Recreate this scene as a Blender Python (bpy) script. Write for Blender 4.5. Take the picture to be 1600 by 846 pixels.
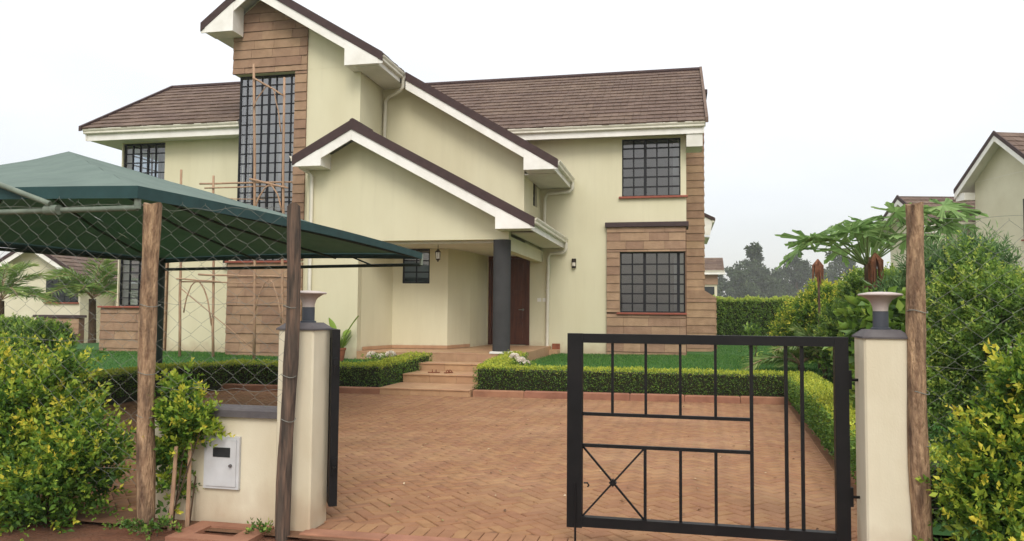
import bpy, math, random
import numpy as np
from mathutils import Vector, Matrix

for o in list(bpy.data.objects): bpy.data.objects.remove(o)
rnd = random.Random(7)
rng = np.random.default_rng(11)
C = bpy.context.scene.collection
S = bpy.context.scene

# ------------------------------------------------------------------ camera
F_PX, YAW, PITCH, ROLL, EYE = 1200.0, math.radians(12.2), math.radians(3.05), 0.0083, 1.6
fw = Vector((-math.sin(YAW)*math.cos(PITCH), math.cos(YAW)*math.cos(PITCH), math.sin(PITCH)))
r0 = Vector((math.cos(YAW), math.sin(YAW), 0)); u0 = r0.cross(fw)
cr, sr_ = math.cos(ROLL), math.sin(ROLL)
rv, uv = cr*r0+sr_*u0, -sr_*r0+cr*u0
cd = bpy.data.cameras.new('camera'); cam = bpy.data.objects.new('camera', cd); C.objects.link(cam)
cd.sensor_width = 36; cd.lens = 36*F_PX/1600; cd.clip_end = 2000; cd.clip_start = 0.05
m = Matrix((rv, uv, -fw)).transposed().to_4x4(); m.translation = (0, 0, EYE); cam.matrix_world = m
S.camera = cam

# ------------------------------------------------------------------ sky, sun, exposure
SUN_EL, SUN_AZ = math.radians(42), math.radians(165)      # azimuth clockwise from +Y
W = bpy.data.worlds.new('World'); S.world = W; W.use_nodes = True
nt = W.node_tree; nt.nodes.clear()
def N(t, **k):
    n = nt.nodes.new(t)
    for a, b in k.items(): setattr(n, a, b)
    return n
out = N('ShaderNodeOutputWorld'); bg1 = N('ShaderNodeBackground'); bg2 = N('ShaderNodeBackground'); add = N('ShaderNodeAddShader')
sky = N('ShaderNodeTexSky', sky_type='NISHITA', sun_disc=False, sun_elevation=SUN_EL, sun_rotation=SUN_AZ, air_density=1.0, dust_density=3.0)
nt.links.new(sky.outputs[0], bg1.inputs[0]); bg1.inputs[1].default_value = 0.05
tc = N('ShaderNodeTexCoord'); sep = N('ShaderNodeSeparateXYZ'); nt.links.new(tc.outputs['Generated'], sep.inputs[0])
mr = N('ShaderNodeMapRange'); mr.inputs['From Min'].default_value = 0.0; mr.inputs['From Max'].default_value = 1.0
mr.inputs['To Min'].default_value = 0.66; mr.inputs['To Max'].default_value = 1.7      # overcast: the zenith is three times the horizon
nt.links.new(sep.outputs['Z'], mr.inputs['Value'])
mp = N('ShaderNodeMapping'); mp.inputs['Scale'].default_value = (1.0, 1.0, 2.6); nt.links.new(tc.outputs['Generated'], mp.inputs[0])
nz = N('ShaderNodeTexNoise'); nz.inputs['Scale'].default_value = 2.2; nz.inputs['Detail'].default_value = 4; nt.links.new(mp.outputs[0], nz.inputs['Vector'])
cl = N('ShaderNodeMapRange'); cl.inputs['To Min'].default_value = 0.76; cl.inputs['To Max'].default_value = 1.22; nt.links.new(nz.outputs[0], cl.inputs['Value'])
mul = N('ShaderNodeMath', operation='MULTIPLY'); nt.links.new(mr.outputs[0], mul.inputs[0]); nt.links.new(cl.outputs[0], mul.inputs[1])
bg2.inputs[0].default_value = (1.0, 0.985, 0.965, 1); nt.links.new(mul.outputs[0], bg2.inputs[1])
nt.links.new(bg1.outputs[0], add.inputs[0]); nt.links.new(bg2.outputs[0], add.inputs[1]); nt.links.new(add.outputs[0], out.inputs[0])

sd = bpy.data.lights.new('sun', 'SUN'); sd.energy = 1.5; sd.angle = math.radians(24); sd.color = (1, 0.96, 0.9)
sun = bpy.data.objects.new('sun', sd); C.objects.link(sun)
sdir = Vector((math.sin(SUN_AZ)*math.cos(SUN_EL), math.cos(SUN_AZ)*math.cos(SUN_EL), math.sin(SUN_EL)))
sun.rotation_euler = sdir.to_track_quat('Z', 'Y').to_euler(); sun.location = (0, 0, 30)
S.view_settings.view_transform = 'Standard'; S.view_settings.look = 'None'
S.view_settings.exposure = 0.0; S.view_settings.gamma = 1.0; S.view_settings.use_curve_mapping = False
S.render.engine = 'CYCLES'
S.cycles.max_bounces = 8; S.cycles.transparent_max_bounces = 16

# ------------------------------------------------------------------ materials
def lin(r, g, b):
    f = lambda v: (v/255/12.92) if v/255 <= 0.04045 else ((v/255+0.055)/1.055)**2.4
    return (f(r), f(g), f(b), 1)
def pm(name, c1, c2, scale=4, rough=0.8, bump=0.0, bscale=60, bdist=0.01, rnd_v=0.0, stretch=(1, 1, 1), spec=0.3, metal=0.0, coord='Object', tint=False, c3=None, s3=0.6, a3=0.5, trans=0.0, detail=5, dirt=None, c4=None):
    """c1/c2 mixed by noise; rnd_v varies the value from object to object; tint reads the per-face attribute."""
    mt = bpy.data.materials.new(name); mt.use_nodes = True; t = mt.node_tree; b = t.nodes['Principled BSDF']
    def nn(ty, **k):
        n = t.nodes.new(ty)
        for a, v in k.items(): setattr(n, a, v)
        return n
    L = t.links.new
    co = nn('ShaderNodeTexCoord'); mpn = nn('ShaderNodeMapping'); mpn.inputs['Scale'].default_value = stretch
    if coord == 'World':
        g = nn('ShaderNodeNewGeometry'); L(g.outputs['Position'], mpn.inputs[0])
    else: L(co.outputs[coord], mpn.inputs[0])
    no = nn('ShaderNodeTexNoise'); no.inputs['Scale'].default_value = scale; no.inputs['Detail'].default_value = detail; no.inputs['Roughness'].default_value = 0.6
    L(mpn.outputs[0], no.inputs['Vector'])
    rp = nn('ShaderNodeMapRange'); rp.inputs['From Min'].default_value = 0.32; rp.inputs['From Max'].default_value = 0.68; L(no.outputs[0], rp.inputs['Value'])
    mx = nn('ShaderNodeMix', data_type='RGBA'); mx.inputs[6].default_value = c1; mx.inputs[7].default_value = c2
    L(rp.outputs[0], mx.inputs[0]); col = mx.outputs[2]
    if c3:
        n3 = nn('ShaderNodeTexNoise'); n3.inputs['Scale'].default_value = s3; n3.inputs['Detail'].default_value = 6; L(mpn.outputs[0], n3.inputs['Vector'])
        r3 = nn('ShaderNodeMapRange'); r3.inputs['From Min'].default_value = 0.45; r3.inputs['From Max'].default_value = 0.72; r3.inputs['To Max'].default_value = a3; L(n3.outputs[0], r3.inputs['Value'])
        m3 = nn('ShaderNodeMix', data_type='RGBA'); m3.inputs[7].default_value = c3; L(r3.outputs[0], m3.inputs[0]); L(col, m3.inputs[6]); col = m3.outputs[2]
    if c4:        # broad ragged stains
        n6 = nn('ShaderNodeTexNoise'); n6.inputs['Scale'].default_value = 0.42; n6.inputs['Detail'].default_value = 8; n6.inputs['Roughness'].default_value = 0.68; L(mpn.outputs[0], n6.inputs['Vector'])
        r6 = nn('ShaderNodeMapRange'); r6.inputs['From Min'].default_value = 0.5; r6.inputs['From Max'].default_value = 0.75; r6.inputs['To Max'].default_value = 0.6; L(n6.outputs[0], r6.inputs['Value'])
        m6 = nn('ShaderNodeMix', data_type='RGBA'); m6.inputs[7].default_value = c4; L(r6.outputs[0], m6.inputs[0]); L(col, m6.inputs[6]); col = m6.outputs[2]
    if rnd_v or tint:
        oi = nn('ShaderNodeObjectInfo'); src = oi.outputs['Random']
        if tint:
            at_ = nn('ShaderNodeAttribute'); at_.attribute_name = 'tint'
            ad = nn('ShaderNodeMath', operation='ADD'); L(oi.outputs['Random'], ad.inputs[0]); L(at_.outputs['Fac'], ad.inputs[1])
            fr = nn('ShaderNodeMath', operation='FRACT'); L(ad.outputs[0], fr.inputs[0]); src = fr.outputs[0]
        rr = nn('ShaderNodeMapRange'); rr.inputs['To Min'].default_value = 1-rnd_v; rr.inputs['To Max'].default_value = 1+rnd_v; L(src, rr.inputs['Value'])
        hs = nn('ShaderNodeHueSaturation'); L(rr.outputs[0], hs.inputs['Value']); L(col, hs.inputs['Color']); col = hs.outputs[0]
        hm = nn('ShaderNodeMath', operation='MULTIPLY_ADD'); L(src, hm.inputs[0]); hm.inputs[1].default_value = 0.012; hm.inputs[2].default_value = 0.494; L(hm.outputs[0], hs.inputs['Hue'])
    if dirt:      # rain streaks and red splash dirt, with their own ragged outlines
        g2 = nn('ShaderNodeNewGeometry'); mp2 = nn('ShaderNodeMapping'); mp2.inputs['Scale'].default_value = (5.0, 5.0, 0.28); L(g2.outputs['Position'], mp2.inputs[0])
        n4 = nn('ShaderNodeTexNoise'); n4.inputs['Scale'].default_value = 1.0; n4.inputs['Detail'].default_value = 7; n4.inputs['Roughness'].default_value = 0.7; L(mp2.outputs[0], n4.inputs['Vector'])
        r4 = nn('ShaderNodeMapRange'); r4.inputs['From Min'].default_value = 0.52; r4.inputs['From Max'].default_value = 0.8; r4.inputs['To Max'].default_value = 0.13; L(n4.outputs[0], r4.inputs['Value'])
        m4 = nn('ShaderNodeMix', data_type='RGBA'); m4.inputs[7].default_value = lin(150, 142, 116); L(r4.outputs[0], m4.inputs[0]); L(col, m4.inputs[6]); col = m4.outputs[2]
        n5 = nn('ShaderNodeTexNoise'); n5.inputs['Scale'].default_value = 5.0; n5.inputs['Detail'].default_value = 6; L(g2.outputs['Position'], n5.inputs['Vector'])
        sz_ = nn('ShaderNodeSeparateXYZ'); L(g2.outputs['Position'], sz_.inputs[0]); ad5 = nn('ShaderNodeMath', operation='MULTIPLY_ADD'); L(n5.outputs[0], ad5.inputs[0]); ad5.inputs[1].default_value = -0.5; L(sz_.outputs['Z'], ad5.inputs[2])
        r5 = nn('ShaderNodeMapRange'); r5.inputs['From Min'].default_value = dirt+0.16-0.25; r5.inputs['From Max'].default_value = dirt-0.12-0.25; r5.inputs['To Max'].default_value = 0.4; L(ad5.outputs[0], r5.inputs['Value'])
        m5 = nn('ShaderNodeMix', data_type='RGBA'); m5.inputs[7].default_value = lin(152, 116, 88); L(r5.outputs[0], m5.inputs[0]); L(col, m5.inputs[6]); col = m5.outputs[2]
    L(col, b.inputs['Base Color'])
    b.inputs['Roughness'].default_value = rough; b.inputs['Specular IOR Level'].default_value = spec; b.inputs['Metallic'].default_value = metal
    if bump:
        bn = nn('ShaderNodeTexNoise'); bn.inputs['Scale'].default_value = bscale; bn.inputs['Detail'].default_value = 4; L(mpn.outputs[0], bn.inputs['Vector'])
        bp = nn('ShaderNodeBump'); bp.inputs['Strength'].default_value = bump; bp.inputs['Distance'].default_value = bdist; L(bn.outputs[0], bp.inputs['Height']); L(bp.outputs[0], b.inputs['Normal'])
    return mt
def leaf_mat(name, stops, rough=0.45, transl=0.3):
    """per-leaf attribute 'tint' picks a colour from the ramp of leaf colours"""
    mt = bpy.data.materials.new(name); mt.use_nodes = True; t = mt.node_tree; b = t.nodes['Principled BSDF']; L = t.links.new
    a = t.nodes.new('ShaderNodeAttribute'); a.attribute_name = 'tint'
    r = t.nodes.new('ShaderNodeValToRGB'); L(a.outputs['Fac'], r.inputs[0])
    el = r.color_ramp.elements
    el[0].position, el[0].color = stops[0]; el[1].position, el[1].color = stops[-1]
    for p, c in stops[1:-1]:
        e = el.new(p); e.color = c
    L(r.outputs[0], b.inputs['Base Color']); b.inputs['Roughness'].default_value = rough; b.inputs['Specular IOR Level'].default_value = 0.35
    tr = t.nodes.new('ShaderNodeBsdfTranslucent'); L(r.outputs[0], tr.inputs[0])
    mx = t.nodes.new('ShaderNodeMixShader'); mx.inputs[0].default_value = transl
    L(b.outputs[0], mx.inputs[1]); L(tr.outputs[0], mx.inputs[2]); L(mx.outputs[0], t.nodes['Material Output'].inputs[0])
    return mt
def glass_mat(name, tintc, refl_rough=0.03, base=0.075):
    mt = bpy.data.materials.new(name); mt.use_nodes = True; t = mt.node_tree; t.nodes.clear(); L = t.links.new
    o = t.nodes.new('ShaderNodeOutputMaterial'); tr = t.nodes.new('ShaderNodeBsdfTransparent'); tr.inputs[0].default_value = tintc
    gl = t.nodes.new('ShaderNodeBsdfGlossy'); gl.inputs['Roughness'].default_value = refl_rough
    fr = t.nodes.new('ShaderNodeFresnel'); fr.inputs[0].default_value = 1.52
    mu = t.nodes.new('ShaderNodeMath'); mu.operation = 'MULTIPLY_ADD'; mu.inputs[1].default_value = 1.6; mu.inputs[2].default_value = base; L(fr.outputs[0], mu.inputs[0])
    mx = t.nodes.new('ShaderNodeMixShader'); L(mu.outputs[0], mx.inputs[0]); L(tr.outputs[0], mx.inputs[1]); L(gl.outputs[0], mx.inputs[2]); L(mx.outputs[0], o.inputs[0])
    return mt
M = {}
M['plaster'] = pm('plaster', lin(215, 210, 181), lin(207, 201, 171), 1.2, 0.85, 0.25, 90, 0.006, c3=lin(198, 188, 152), s3=0.5, a3=0.35, stretch=(1, 1, 0.35), coord='World', dirt=0.62)
M['plaster2'] = pm('plaster_gate', lin(218, 211, 188), lin(206, 197, 172), 3.0, 0.85, 0.3, 120, 0.004, c3=lin(184, 166, 132), s3=1.6, a3=0.35, coord='World', stretch=(1, 1, .5), dirt=0.16)
M['plasterN'] = pm('plaster_neighbour', lin(214, 209, 184), lin(204, 198, 172), 1.2, 0.85, 0.2, 90, 0.006, coord='World')
M['white'] = pm('white_paint', lin(238, 236, 230), lin(226, 223, 215), 3, 0.55, 0.0, c3=lin(196, 190, 178), s3=2.2, a3=0.25, coord='World')
M['gutter'] = pm('gutter_white', lin(226, 222, 208), lin(212, 207, 190), 2.5, 0.4, coord='World', c3=lin(176, 168, 150), s3=3, a3=0.3)
M['soffit'] = pm('soffit', lin(222, 220, 212), lin(212, 210, 200), 3, 0.8, coord='World')
M['tile'] = pm('roof_tile_brown', lin(105, 85, 72), lin(83, 66, 55), 7, 0.75, 0.5, 160, 0.006, rnd_v=0.13, coord='World', c3=lin(124, 104, 92), s3=2.0, a3=0.45)
M['verge'] = pm('verge_brown', lin(70, 52, 50), lin(58, 43, 42), 6, 0.7, 0.3, 120, 0.004, coord='World')
M['stone'] = pm('clad_stone', lin(164, 135, 110), lin(144, 117, 94), 4.5, 0.9, 0.8, 45, 0.012, rnd_v=0.13, coord='World', c3=lin(134, 106, 86), s3=1.7, a3=0.4)
M['stoneback'] = pm('clad_joint', lin(112, 86, 66), lin(98, 74, 58), 6, 0.9, coord='World')
M['coping'] = pm('dark_coping', lin(72, 56, 56), lin(60, 48, 48), 6, 0.7, 0.2, 90, coord='World')
M['sill'] = pm('red_sill', lin(150, 84, 66), lin(132, 70, 56), 8, 0.6, coord='World')
M['frame'] = pm('window_frame', lin(20, 22, 29), lin(15, 17, 22), 6, 0.5, spec=0.3)
M['glass'] = glass_mat('window_glass', (0.62, 0.68, 0.72, 1))
M['glasst'] = glass_mat('stair_glass', (0.75, 0.8, 0.83, 1), base=.2)
M['interior'] = pm('interior_wall', lin(150, 148, 142), lin(138, 136, 130), 2, 0.9)
M['curtain'] = pm('curtain', lin(226, 224, 220), lin(205, 203, 198), 5, 0.9)
M['door'] = pm('hardwood_door', lin(98, 56, 40), lin(72, 40, 29), 3, 0.45, 0.15, 40, 0.004, stretch=(6, 6, 0.6), coord='World')
M['column'] = pm('grey_column', lin(70, 70, 70), lin(62, 62, 62), 2.5, 0.95, 0.15, 80, coord='World', spec=0.08)
M['ftile'] = pm('floor_tile', lin(184, 148, 114), lin(170, 134, 102), 5, 0.5, 0.1, 40, 0.003, rnd_v=0.06, coord='World')
M['paver'] = pm('clay_paver', lin(150, 111, 80), lin(135, 98, 69), 9, 0.9, 0.6, 90, 0.005, rnd_v=0.075, c4=lin(106, 80, 60), tint=True, coord='World', c3=lin(168, 134, 102), s3=0.8, a3=0.5)
M['joint'] = pm('paver_joint', lin(118, 86, 63), lin(102, 74, 54), 20, 0.95, 0.4, 60, coord='World')
M['kerb'] = pm('kerb_concrete', lin(158, 114, 90), lin(140, 98, 78), 5, 0.9, 0.4, 60, 0.006, rnd_v=0.06, coord='World', c3=lin(120, 84, 64), s3=2.5, a3=0.5)
M['soil'] = pm('red_soil', lin(120, 78, 56), lin(94, 62, 46), 5, 0.95, 0.8, 30, 0.03, coord='World', c3=lin(74, 58, 42), s3=1.5, a3=0.6)
M['turf'] = pm('turf', lin(62, 104, 46), lin(50, 88, 38), 3, 0.9, 0.5, 80, 0.02, coord='World')
M['field'] = pm('field', lin(98, 100, 62), lin(80, 88, 54), 0.4, 0.95, 0.3, 10, 0.05, coord='World')
M['wood'] = pm('weathered_post', lin(192, 160, 126), lin(126, 98, 76), 7, 0.9, 1.0, 16, 0.03, stretch=(5, 5, 1.1), c3=lin(78, 60, 50), s3=3.2, a3=0.9)
M['wooddark'] = pm('dark_post', lin(90, 78, 68), lin(52, 46, 42), 4, 0.85, 0.7, 16, 0.012, stretch=(7, 7, 0.7), c3=lin(150, 120, 100), s3=5, a3=0.5)
M['stick'] = pm('bush_pole', lin(178, 148, 120), lin(144, 114, 92), 8, 0.85, 0.4, 30, 0.004, stretch=(5, 5, 1))
M['wire'] = pm('galvanised_wire', lin(128, 130, 122), lin(98, 100, 92), 20, 0.6)
M['black'] = pm('black_metal', lin(19, 18, 20), lin(14, 14, 15), 8, 0.5, 0.1, 60, 0.002, spec=0.25, c3=lin(44, 40, 38), s3=6, a3=0.2)
M['cap'] = pm('pillar_cap', lin(98, 94, 94), lin(80, 76, 78), 8, 0.85, 0.3, 90, 0.004)
M['lampgrey'] = pm('lamp_grey', lin(74, 78, 86), lin(62, 66, 74), 8, 0.5)
M['lampshade'] = pm('lamp_shade', lin(192, 180, 174), lin(176, 164, 158), 6, 0.5, c3=lin(150, 130, 124), s3=9, a3=0.3)
M['meter'] = pm('meter_box', lin(206, 208, 210), lin(188, 190, 192), 5, 0.45, c3=lin(150, 142, 130), s3=4, a3=0.3)
M['darkglass'] = pm('dark_window', lin(52, 56, 58), lin(40, 44, 46), 8, 0.2)
M['fabric'] = pm('shade_net', lin(103, 119, 111), lin(91, 107, 100), 3, 0.9, 0.2, 220, 0.003, coord='World')
_t = M['fabric'].node_tree; _b = _t.nodes['Principled BSDF']; _tr = _t.nodes.new('ShaderNodeBsdfTranslucent'); _tr.inputs[0].default_value = lin(64, 128, 88); _mx = _t.nodes.new('ShaderNodeMixShader'); _mx.inputs[0].default_value = 0.05
_t.links.new(_b.outputs[0], _mx.inputs[1]); _t.links.new(_tr.outputs[0], _mx.inputs[2]); _t.links.new(_mx.outputs[0], _t.nodes['Material Output'].inputs[0])
M['fabrichem'] = pm('shade_net_hem', lin(44, 74, 74), lin(36, 63, 63), 5, 0.8, coord='World')
M['pipe'] = pm('grey_green_pipe', lin(120, 130, 116), lin(98, 108, 96), 7, 0.55)
M['pipedark'] = pm('dark_green_pipe', lin(40, 58, 50), lin(32, 46, 40), 7, 0.55)
M['terracotta'] = pm('terracotta', lin(150, 92, 66), lin(124, 74, 54), 8, 0.8)
M['bark'] = pm('bark', lin(104, 84, 66), lin(70, 56, 46), 8, 0.9, 0.8, 24, 0.02, stretch=(3, 3, 0.8))
M['deadleaf'] = pm('dead_leaf', lin(128, 84, 60), lin(90, 58, 42), 12, 0.9)
M['brass'] = pm('lantern_bronze', lin(56, 44, 36), lin(40, 32, 28), 10, 0.45, metal=0.3)
M['frost'] = pm('frosted_glass', lin(214, 206, 190), lin(196, 188, 170), 6, 0.3)
M['leather'] = pm('sandal_leather', lin(140, 84, 56), lin(104, 60, 42), 20, 0.6)
M['palmstalk'] = pm('green_stalk', lin(120, 140, 84), lin(98, 120, 70), 8, 0.6)
M['petal'] = leaf_mat('petal', [(0, lin(232, 222, 206)), (0.5, lin(246, 242, 230)), (1, lin(226, 206, 198))], 0.6, 0.3)
G = lambda r, g, b: lin(r, g, b)
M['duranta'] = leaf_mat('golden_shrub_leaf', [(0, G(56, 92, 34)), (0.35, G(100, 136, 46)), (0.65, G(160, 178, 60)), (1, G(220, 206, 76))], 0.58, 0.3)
M['litter'] = leaf_mat('leaf_litter', [(0, G(92, 66, 46)), (0.5, G(150, 118, 84)), (0.8, G(206, 190, 160)), (1, G(120, 128, 60))], 0.7, 0.1)
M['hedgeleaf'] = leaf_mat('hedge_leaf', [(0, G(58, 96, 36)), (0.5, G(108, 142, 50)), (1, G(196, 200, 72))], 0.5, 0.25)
M['hedgecore'] = pm('hedge_core', lin(34, 44, 24), lin(44, 40, 26), 12, 0.95)
M['greenleaf'] = leaf_mat('green_leaf', [(0, G(66, 98, 42)), (0.5, G(118, 150, 60)), (1, G(188, 200, 92))], 0.45, 0.3)
M['palmleaf'] = leaf_mat('palm_leaf', [(0, G(72, 104, 56)), (0.6, G(122, 152, 76)), (1, G(186, 192, 116))], 0.45, 0.3)
M['papayaleaf'] = leaf_mat('papaya_leaf', [(0, G(96, 132, 74)), (0.6, G(134, 168, 96)), (1, G(172, 194, 126))], 0.55, 0.45)
M['oleander'] = leaf_mat('oleander_leaf', [(0, G(70, 104, 62)), (0.5, G(106, 140, 82)), (1, G(156, 180, 122))], 0.5, 0.25)
M['farleaf'] = leaf_mat('far_leaf', [(0, G(44, 58, 40)), (0.6, G(70, 86, 56)), (1, G(100, 114, 72))], 0.7, 0.15)
M['grassblade'] = leaf_mat('grass_blade', [(0, G(46, 92, 34)), (0.6, G(70, 120, 48)), (1, G(112, 146, 64))], 0.6, 0.25)

# ------------------------------------------------------------------ mesh helpers
class MB:
    def __init__(s): s.v = []; s.f = []
    def poly(s, pts):
        b = len(s.v); s.v += [tuple(p) for p in pts]; s.f.append(tuple(range(b, b+len(pts)))); return s
    def box(s, x0, x1, y0, y1, z0, z1):
        b = len(s.v)
        s.v += [(x0,y0,z0),(x1,y0,z0),(x1,y1,z0),(x0,y1,z0),(x0,y0,z1),(x1,y0,z1),(x1,y1,z1),(x0,y1,z1)]
        s.f += [tuple(b+i for i in q) for q in ((0,3,2,1),(4,5,6,7),(0,1,5,4),(1,2,6,5),(2,3,7,6),(3,0,4,7))]; return s
    def cbox(s, x0, x1, y0, y1, z0, z1, c=0.006):
        """box with its four top edges chamfered"""
        b = len(s.v); d = c
        s.v += [(x0,y0,z0),(x1,y0,z0),(x1,y1,z0),(x0,y1,z0),(x0,y0,z1-d),(x1,y0,z1-d),(x1,y1,z1-d),(x0,y1,z1-d),(x0+d,y0+d,z1),(x1-d,y0+d,z1),(x1-d,y1-d,z1),(x0+d,y1-d,z1)]
        s.f += [tuple(b+i for i in q) for q in ((0,3,2,1),(0,1,5,4),(1,2,6,5),(2,3,7,6),(3,0,4,7),(4,5,9,8),(5,6,10,9),(6,7,11,10),(7,4,8,11),(8,9,10,11))]; return s
    def prism(s, pts, axis, a, b_):
        """polygon (two coordinates) extruded along axis 'x','y','z' from a to b_"""
        n = len(pts); b = len(s.v)
        def P(p, t): return (t, p[0], p[1]) if axis == 'x' else (p[0], t, p[1]) if axis == 'y' else (p[0], p[1], t)
        s.v += [P(p, a) for p in pts]+[P(p, b_) for p in pts]
        s.f.append(tuple(range(b, b+n))); s.f.append(tuple(range(b+2*n-1, b+n-1, -1)))
        for i in range(n):
            j = (i+1) % n; s.f.append((b+i, b+n+i, b+n+j, b+j))
        return s
    def tube(s, pts, r, n=8, cap=True):
        pts = [Vector(p) for p in pts]; rs = r if isinstance(r, (list, tuple)) else [r]*len(pts); b = len(s.v)
        ref = None
        for i, p in enumerate(pts):
            d = (pts[min(i+1, len(pts)-1)]-pts[max(i-1, 0)]).normalized()
            if ref is None: ref = d.orthogonal().normalized()
            a1 = (ref-d*ref.dot(d)).normalized(); a2 = d.cross(a1); ref = a1
            for k in range(n):
                t = 2*math.pi*k/n; s.v.append(tuple(p+(a1*math.cos(t)+a2*math.sin(t))*rs[i]))
        for i in range(len(pts)-1):
            for k in range(n):
                k2 = (k+1) % n; s.f.append((b+i*n+k, b+i*n+k2, b+(i+1)*n+k2, b+(i+1)*n+k))
        if cap:
            s.f.append(tuple(b+k for k in range(n-1, -1, -1))); e = b+(len(pts)-1)*n; s.f.append(tuple(e+k for k in range(n)))
        return s
    def lathe(s, prof, cx=0, cy=0, n=24):
        b = len(s.v)
        for r, z in prof:
            for k in range(n):
                t = 2*math.pi*k/n; s.v.append((cx+r*math.cos(t), cy+r*math.sin(t), z))
        for i in range(len(prof)-1):
            for k in range(n):
                k2 = (k+1) % n; s.f.append((b+i*n+k, b+i*n+k2, b+(i+1)*n+k2, b+(i+1)*n+k))
        s.f.append(tuple(b+k for k in range(n-1, -1, -1))); e = b+(len(prof)-1)*n; s.f.append(tuple(e+k for k in range(n)))
        return s
    def mesh(s, name, mat, smooth=False):
        me = bpy.data.meshes.new(name); me.from_pydata(s.v, [], s.f); me.materials.append(M[mat] if isinstance(mat, str) else mat)
        if smooth: me.polygons.foreach_set('use_smooth', [True]*len(me.polygons))
        me.validate(); me.update(); return me
    def build(s, name, mat, parent=None, smooth=False, **k): return obj(name, s.mesh(name, mat, smooth), parent, **k)
def obj(name, me, parent=None, loc=None, rot=None, mw=None, **k):
    o = bpy.data.objects.new(name, me); C.objects.link(o)
    if mw is not None: o.matrix_local = mw
    if loc: o.location = loc
    if rot: o.rotation_euler = rot
    if parent: o.parent = parent
    tag(o, **k); return o
def tag(o, label=None, cat=None, group=None, kind=None):
    if label: o['label'] = label
    if cat: o['category'] = cat
    if group: o['group'] = group
    if kind: o['kind'] = kind
    return o
def thing(name, label, cat, group=None, loc=(0, 0, 0), rz=0):
    return obj(name, None, loc=loc, rot=(0, 0, rz), label=label, cat=cat, group=group)
def ss(a, b, x):
    t = min(1, max(0, (x-a)/(b-a))); return t*t*(3-2*t)
def smooth_by_angle(o, deg=35):
    me = o.data; me.polygons.foreach_set('use_smooth', [True]*len(me.polygons))
    try: me.set_sharp_from_angle(angle=math.radians(deg))
    except Exception: pass
    return o
def fast_mesh(name, V, Fq, nper, mat, tint=None, smooth=False):
    """V (n,3), Fq (m,nper) int -> mesh; tint one value per face"""
    me = bpy.data.meshes.new(name); V = np.asarray(V, np.float32); Fq = np.asarray(Fq, np.int32)
    me.vertices.add(len(V)); me.vertices.foreach_set('co', V.ravel())
    me.loops.add(Fq.size); me.loops.foreach_set('vertex_index', Fq.ravel())
    me.polygons.add(len(Fq)); me.polygons.foreach_set('loop_start', np.arange(0, Fq.size, nper, dtype=np.int32))
    me.update(calc_edges=True)
    if tint is not None:
        a = me.attributes.new('tint', 'FLOAT', 'FACE'); a.data.foreach_set('value', np.asarray(tint, np.float32))
    if smooth: me.polygons.foreach_set('use_smooth', [True]*len(me.polygons))
    me.materials.append(M[mat] if isinstance(mat, str) else mat); return me
def nrm(a): return a/(np.linalg.norm(a, axis=-1, keepdims=True)+1e-9)
def leaves(name, P, D, L, Wd, tint, mat, fold=0.25, up=None):
    """one folded diamond leaf (2 triangles) per point: P base, D direction, L length, Wd width (arrays)"""
    P = np.asarray(P, float); D = nrm(np.asarray(D, float)); n = len(P)
    L = np.broadcast_to(L, (n,))[:, None]; Wd = np.broadcast_to(Wd, (n,))[:, None]
    R = rng.normal(size=(n, 3)) if up is None else np.asarray(up)+rng.normal(size=(n, 3))*0.35
    Sd = nrm(np.cross(D, R)); Nn = np.cross(Sd, D)
    mid = P+D*L*0.45
    V = np.stack([P, mid+Sd*Wd*0.5+Nn*Wd*fold, P+D*L-Nn*L*0.08, mid-Sd*Wd*0.5+Nn*Wd*fold], 1).reshape(-1, 3)
    b = np.arange(n)[:, None]*4
    Fq = np.concatenate([b+np.array([[0, 1, 2]]), b+np.array([[0, 2, 3]])], 1).reshape(-1, 3)
    return fast_mesh(name, V, Fq, 3, mat, np.repeat(np.clip(tint, 0, 1), 2))
# ------------------------------------------------------------------ setting: ground, driveway, kerb, lawn
def kerbY(x): return 13.86+0.06*(x+3)
def kerbX(y): return 1.62+0.055*(y-8)             # right kerb, inner (driveway) edge
def lawn_h(x, y): return 0.12+0.33*ss(14.3, 16.6, y)+0.02*math.sin(x*1.3+y)*ss(15, 17, y)*0.5
def ground_h(x, y):
    h = -0.04-2.3*ss(-17, -27, x)*ss(5, 18, y)
    return h+0.42*ss(24, 40, y)*ss(-15, -5, x)
mb = MB(); xs = sorted(set([-600, -300, -150, -90, -60, -45]+[v*2.5 for v in range(-14, 13)]+[45, 60, 90, 150, 300, 600])); ys = sorted(set([-300, -60, -20, -5]+[v*2.5 for v in range(0, 21)]+[60, 80, 110, 160, 300, 700]))
for y in ys:
    for x in xs: mb.v.append((x, y, ground_h(x, y)))
nx = len(xs)
for j in range(len(ys)-1):
    for i in range(nx-1): mb.f.append((j*nx+i, j*nx+i+1, (j+1)*nx+i+1, (j+1)*nx+i))
mb.build('ground', 'field', smooth=True, kind='structure')
# bare red soil along the front boundary, outside the gate
mb = MB(); n = 40
for j in range(13):
    for i in range(n+1):
        x = -12+24*i/n; y = 1.0+5.2*j/12
        dz = 0.03*math.sin(x*2.3+j)*math.cos(y*3.1+i*0.7)
        if -2.7 < x < 1.5: dz = min(dz, 0)-0.012
        mb.v.append((x, y, -0.012+dz*0.7))
for j in range(12):
    for i in range(n): mb.f.append((j*(n+1)+i, j*(n+1)+i+1, (j+1)*(n+1)+i+1, (j+1)*(n+1)+i))
mb.build('verge_soil', 'soil', smooth=True, kind='structure')
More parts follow.
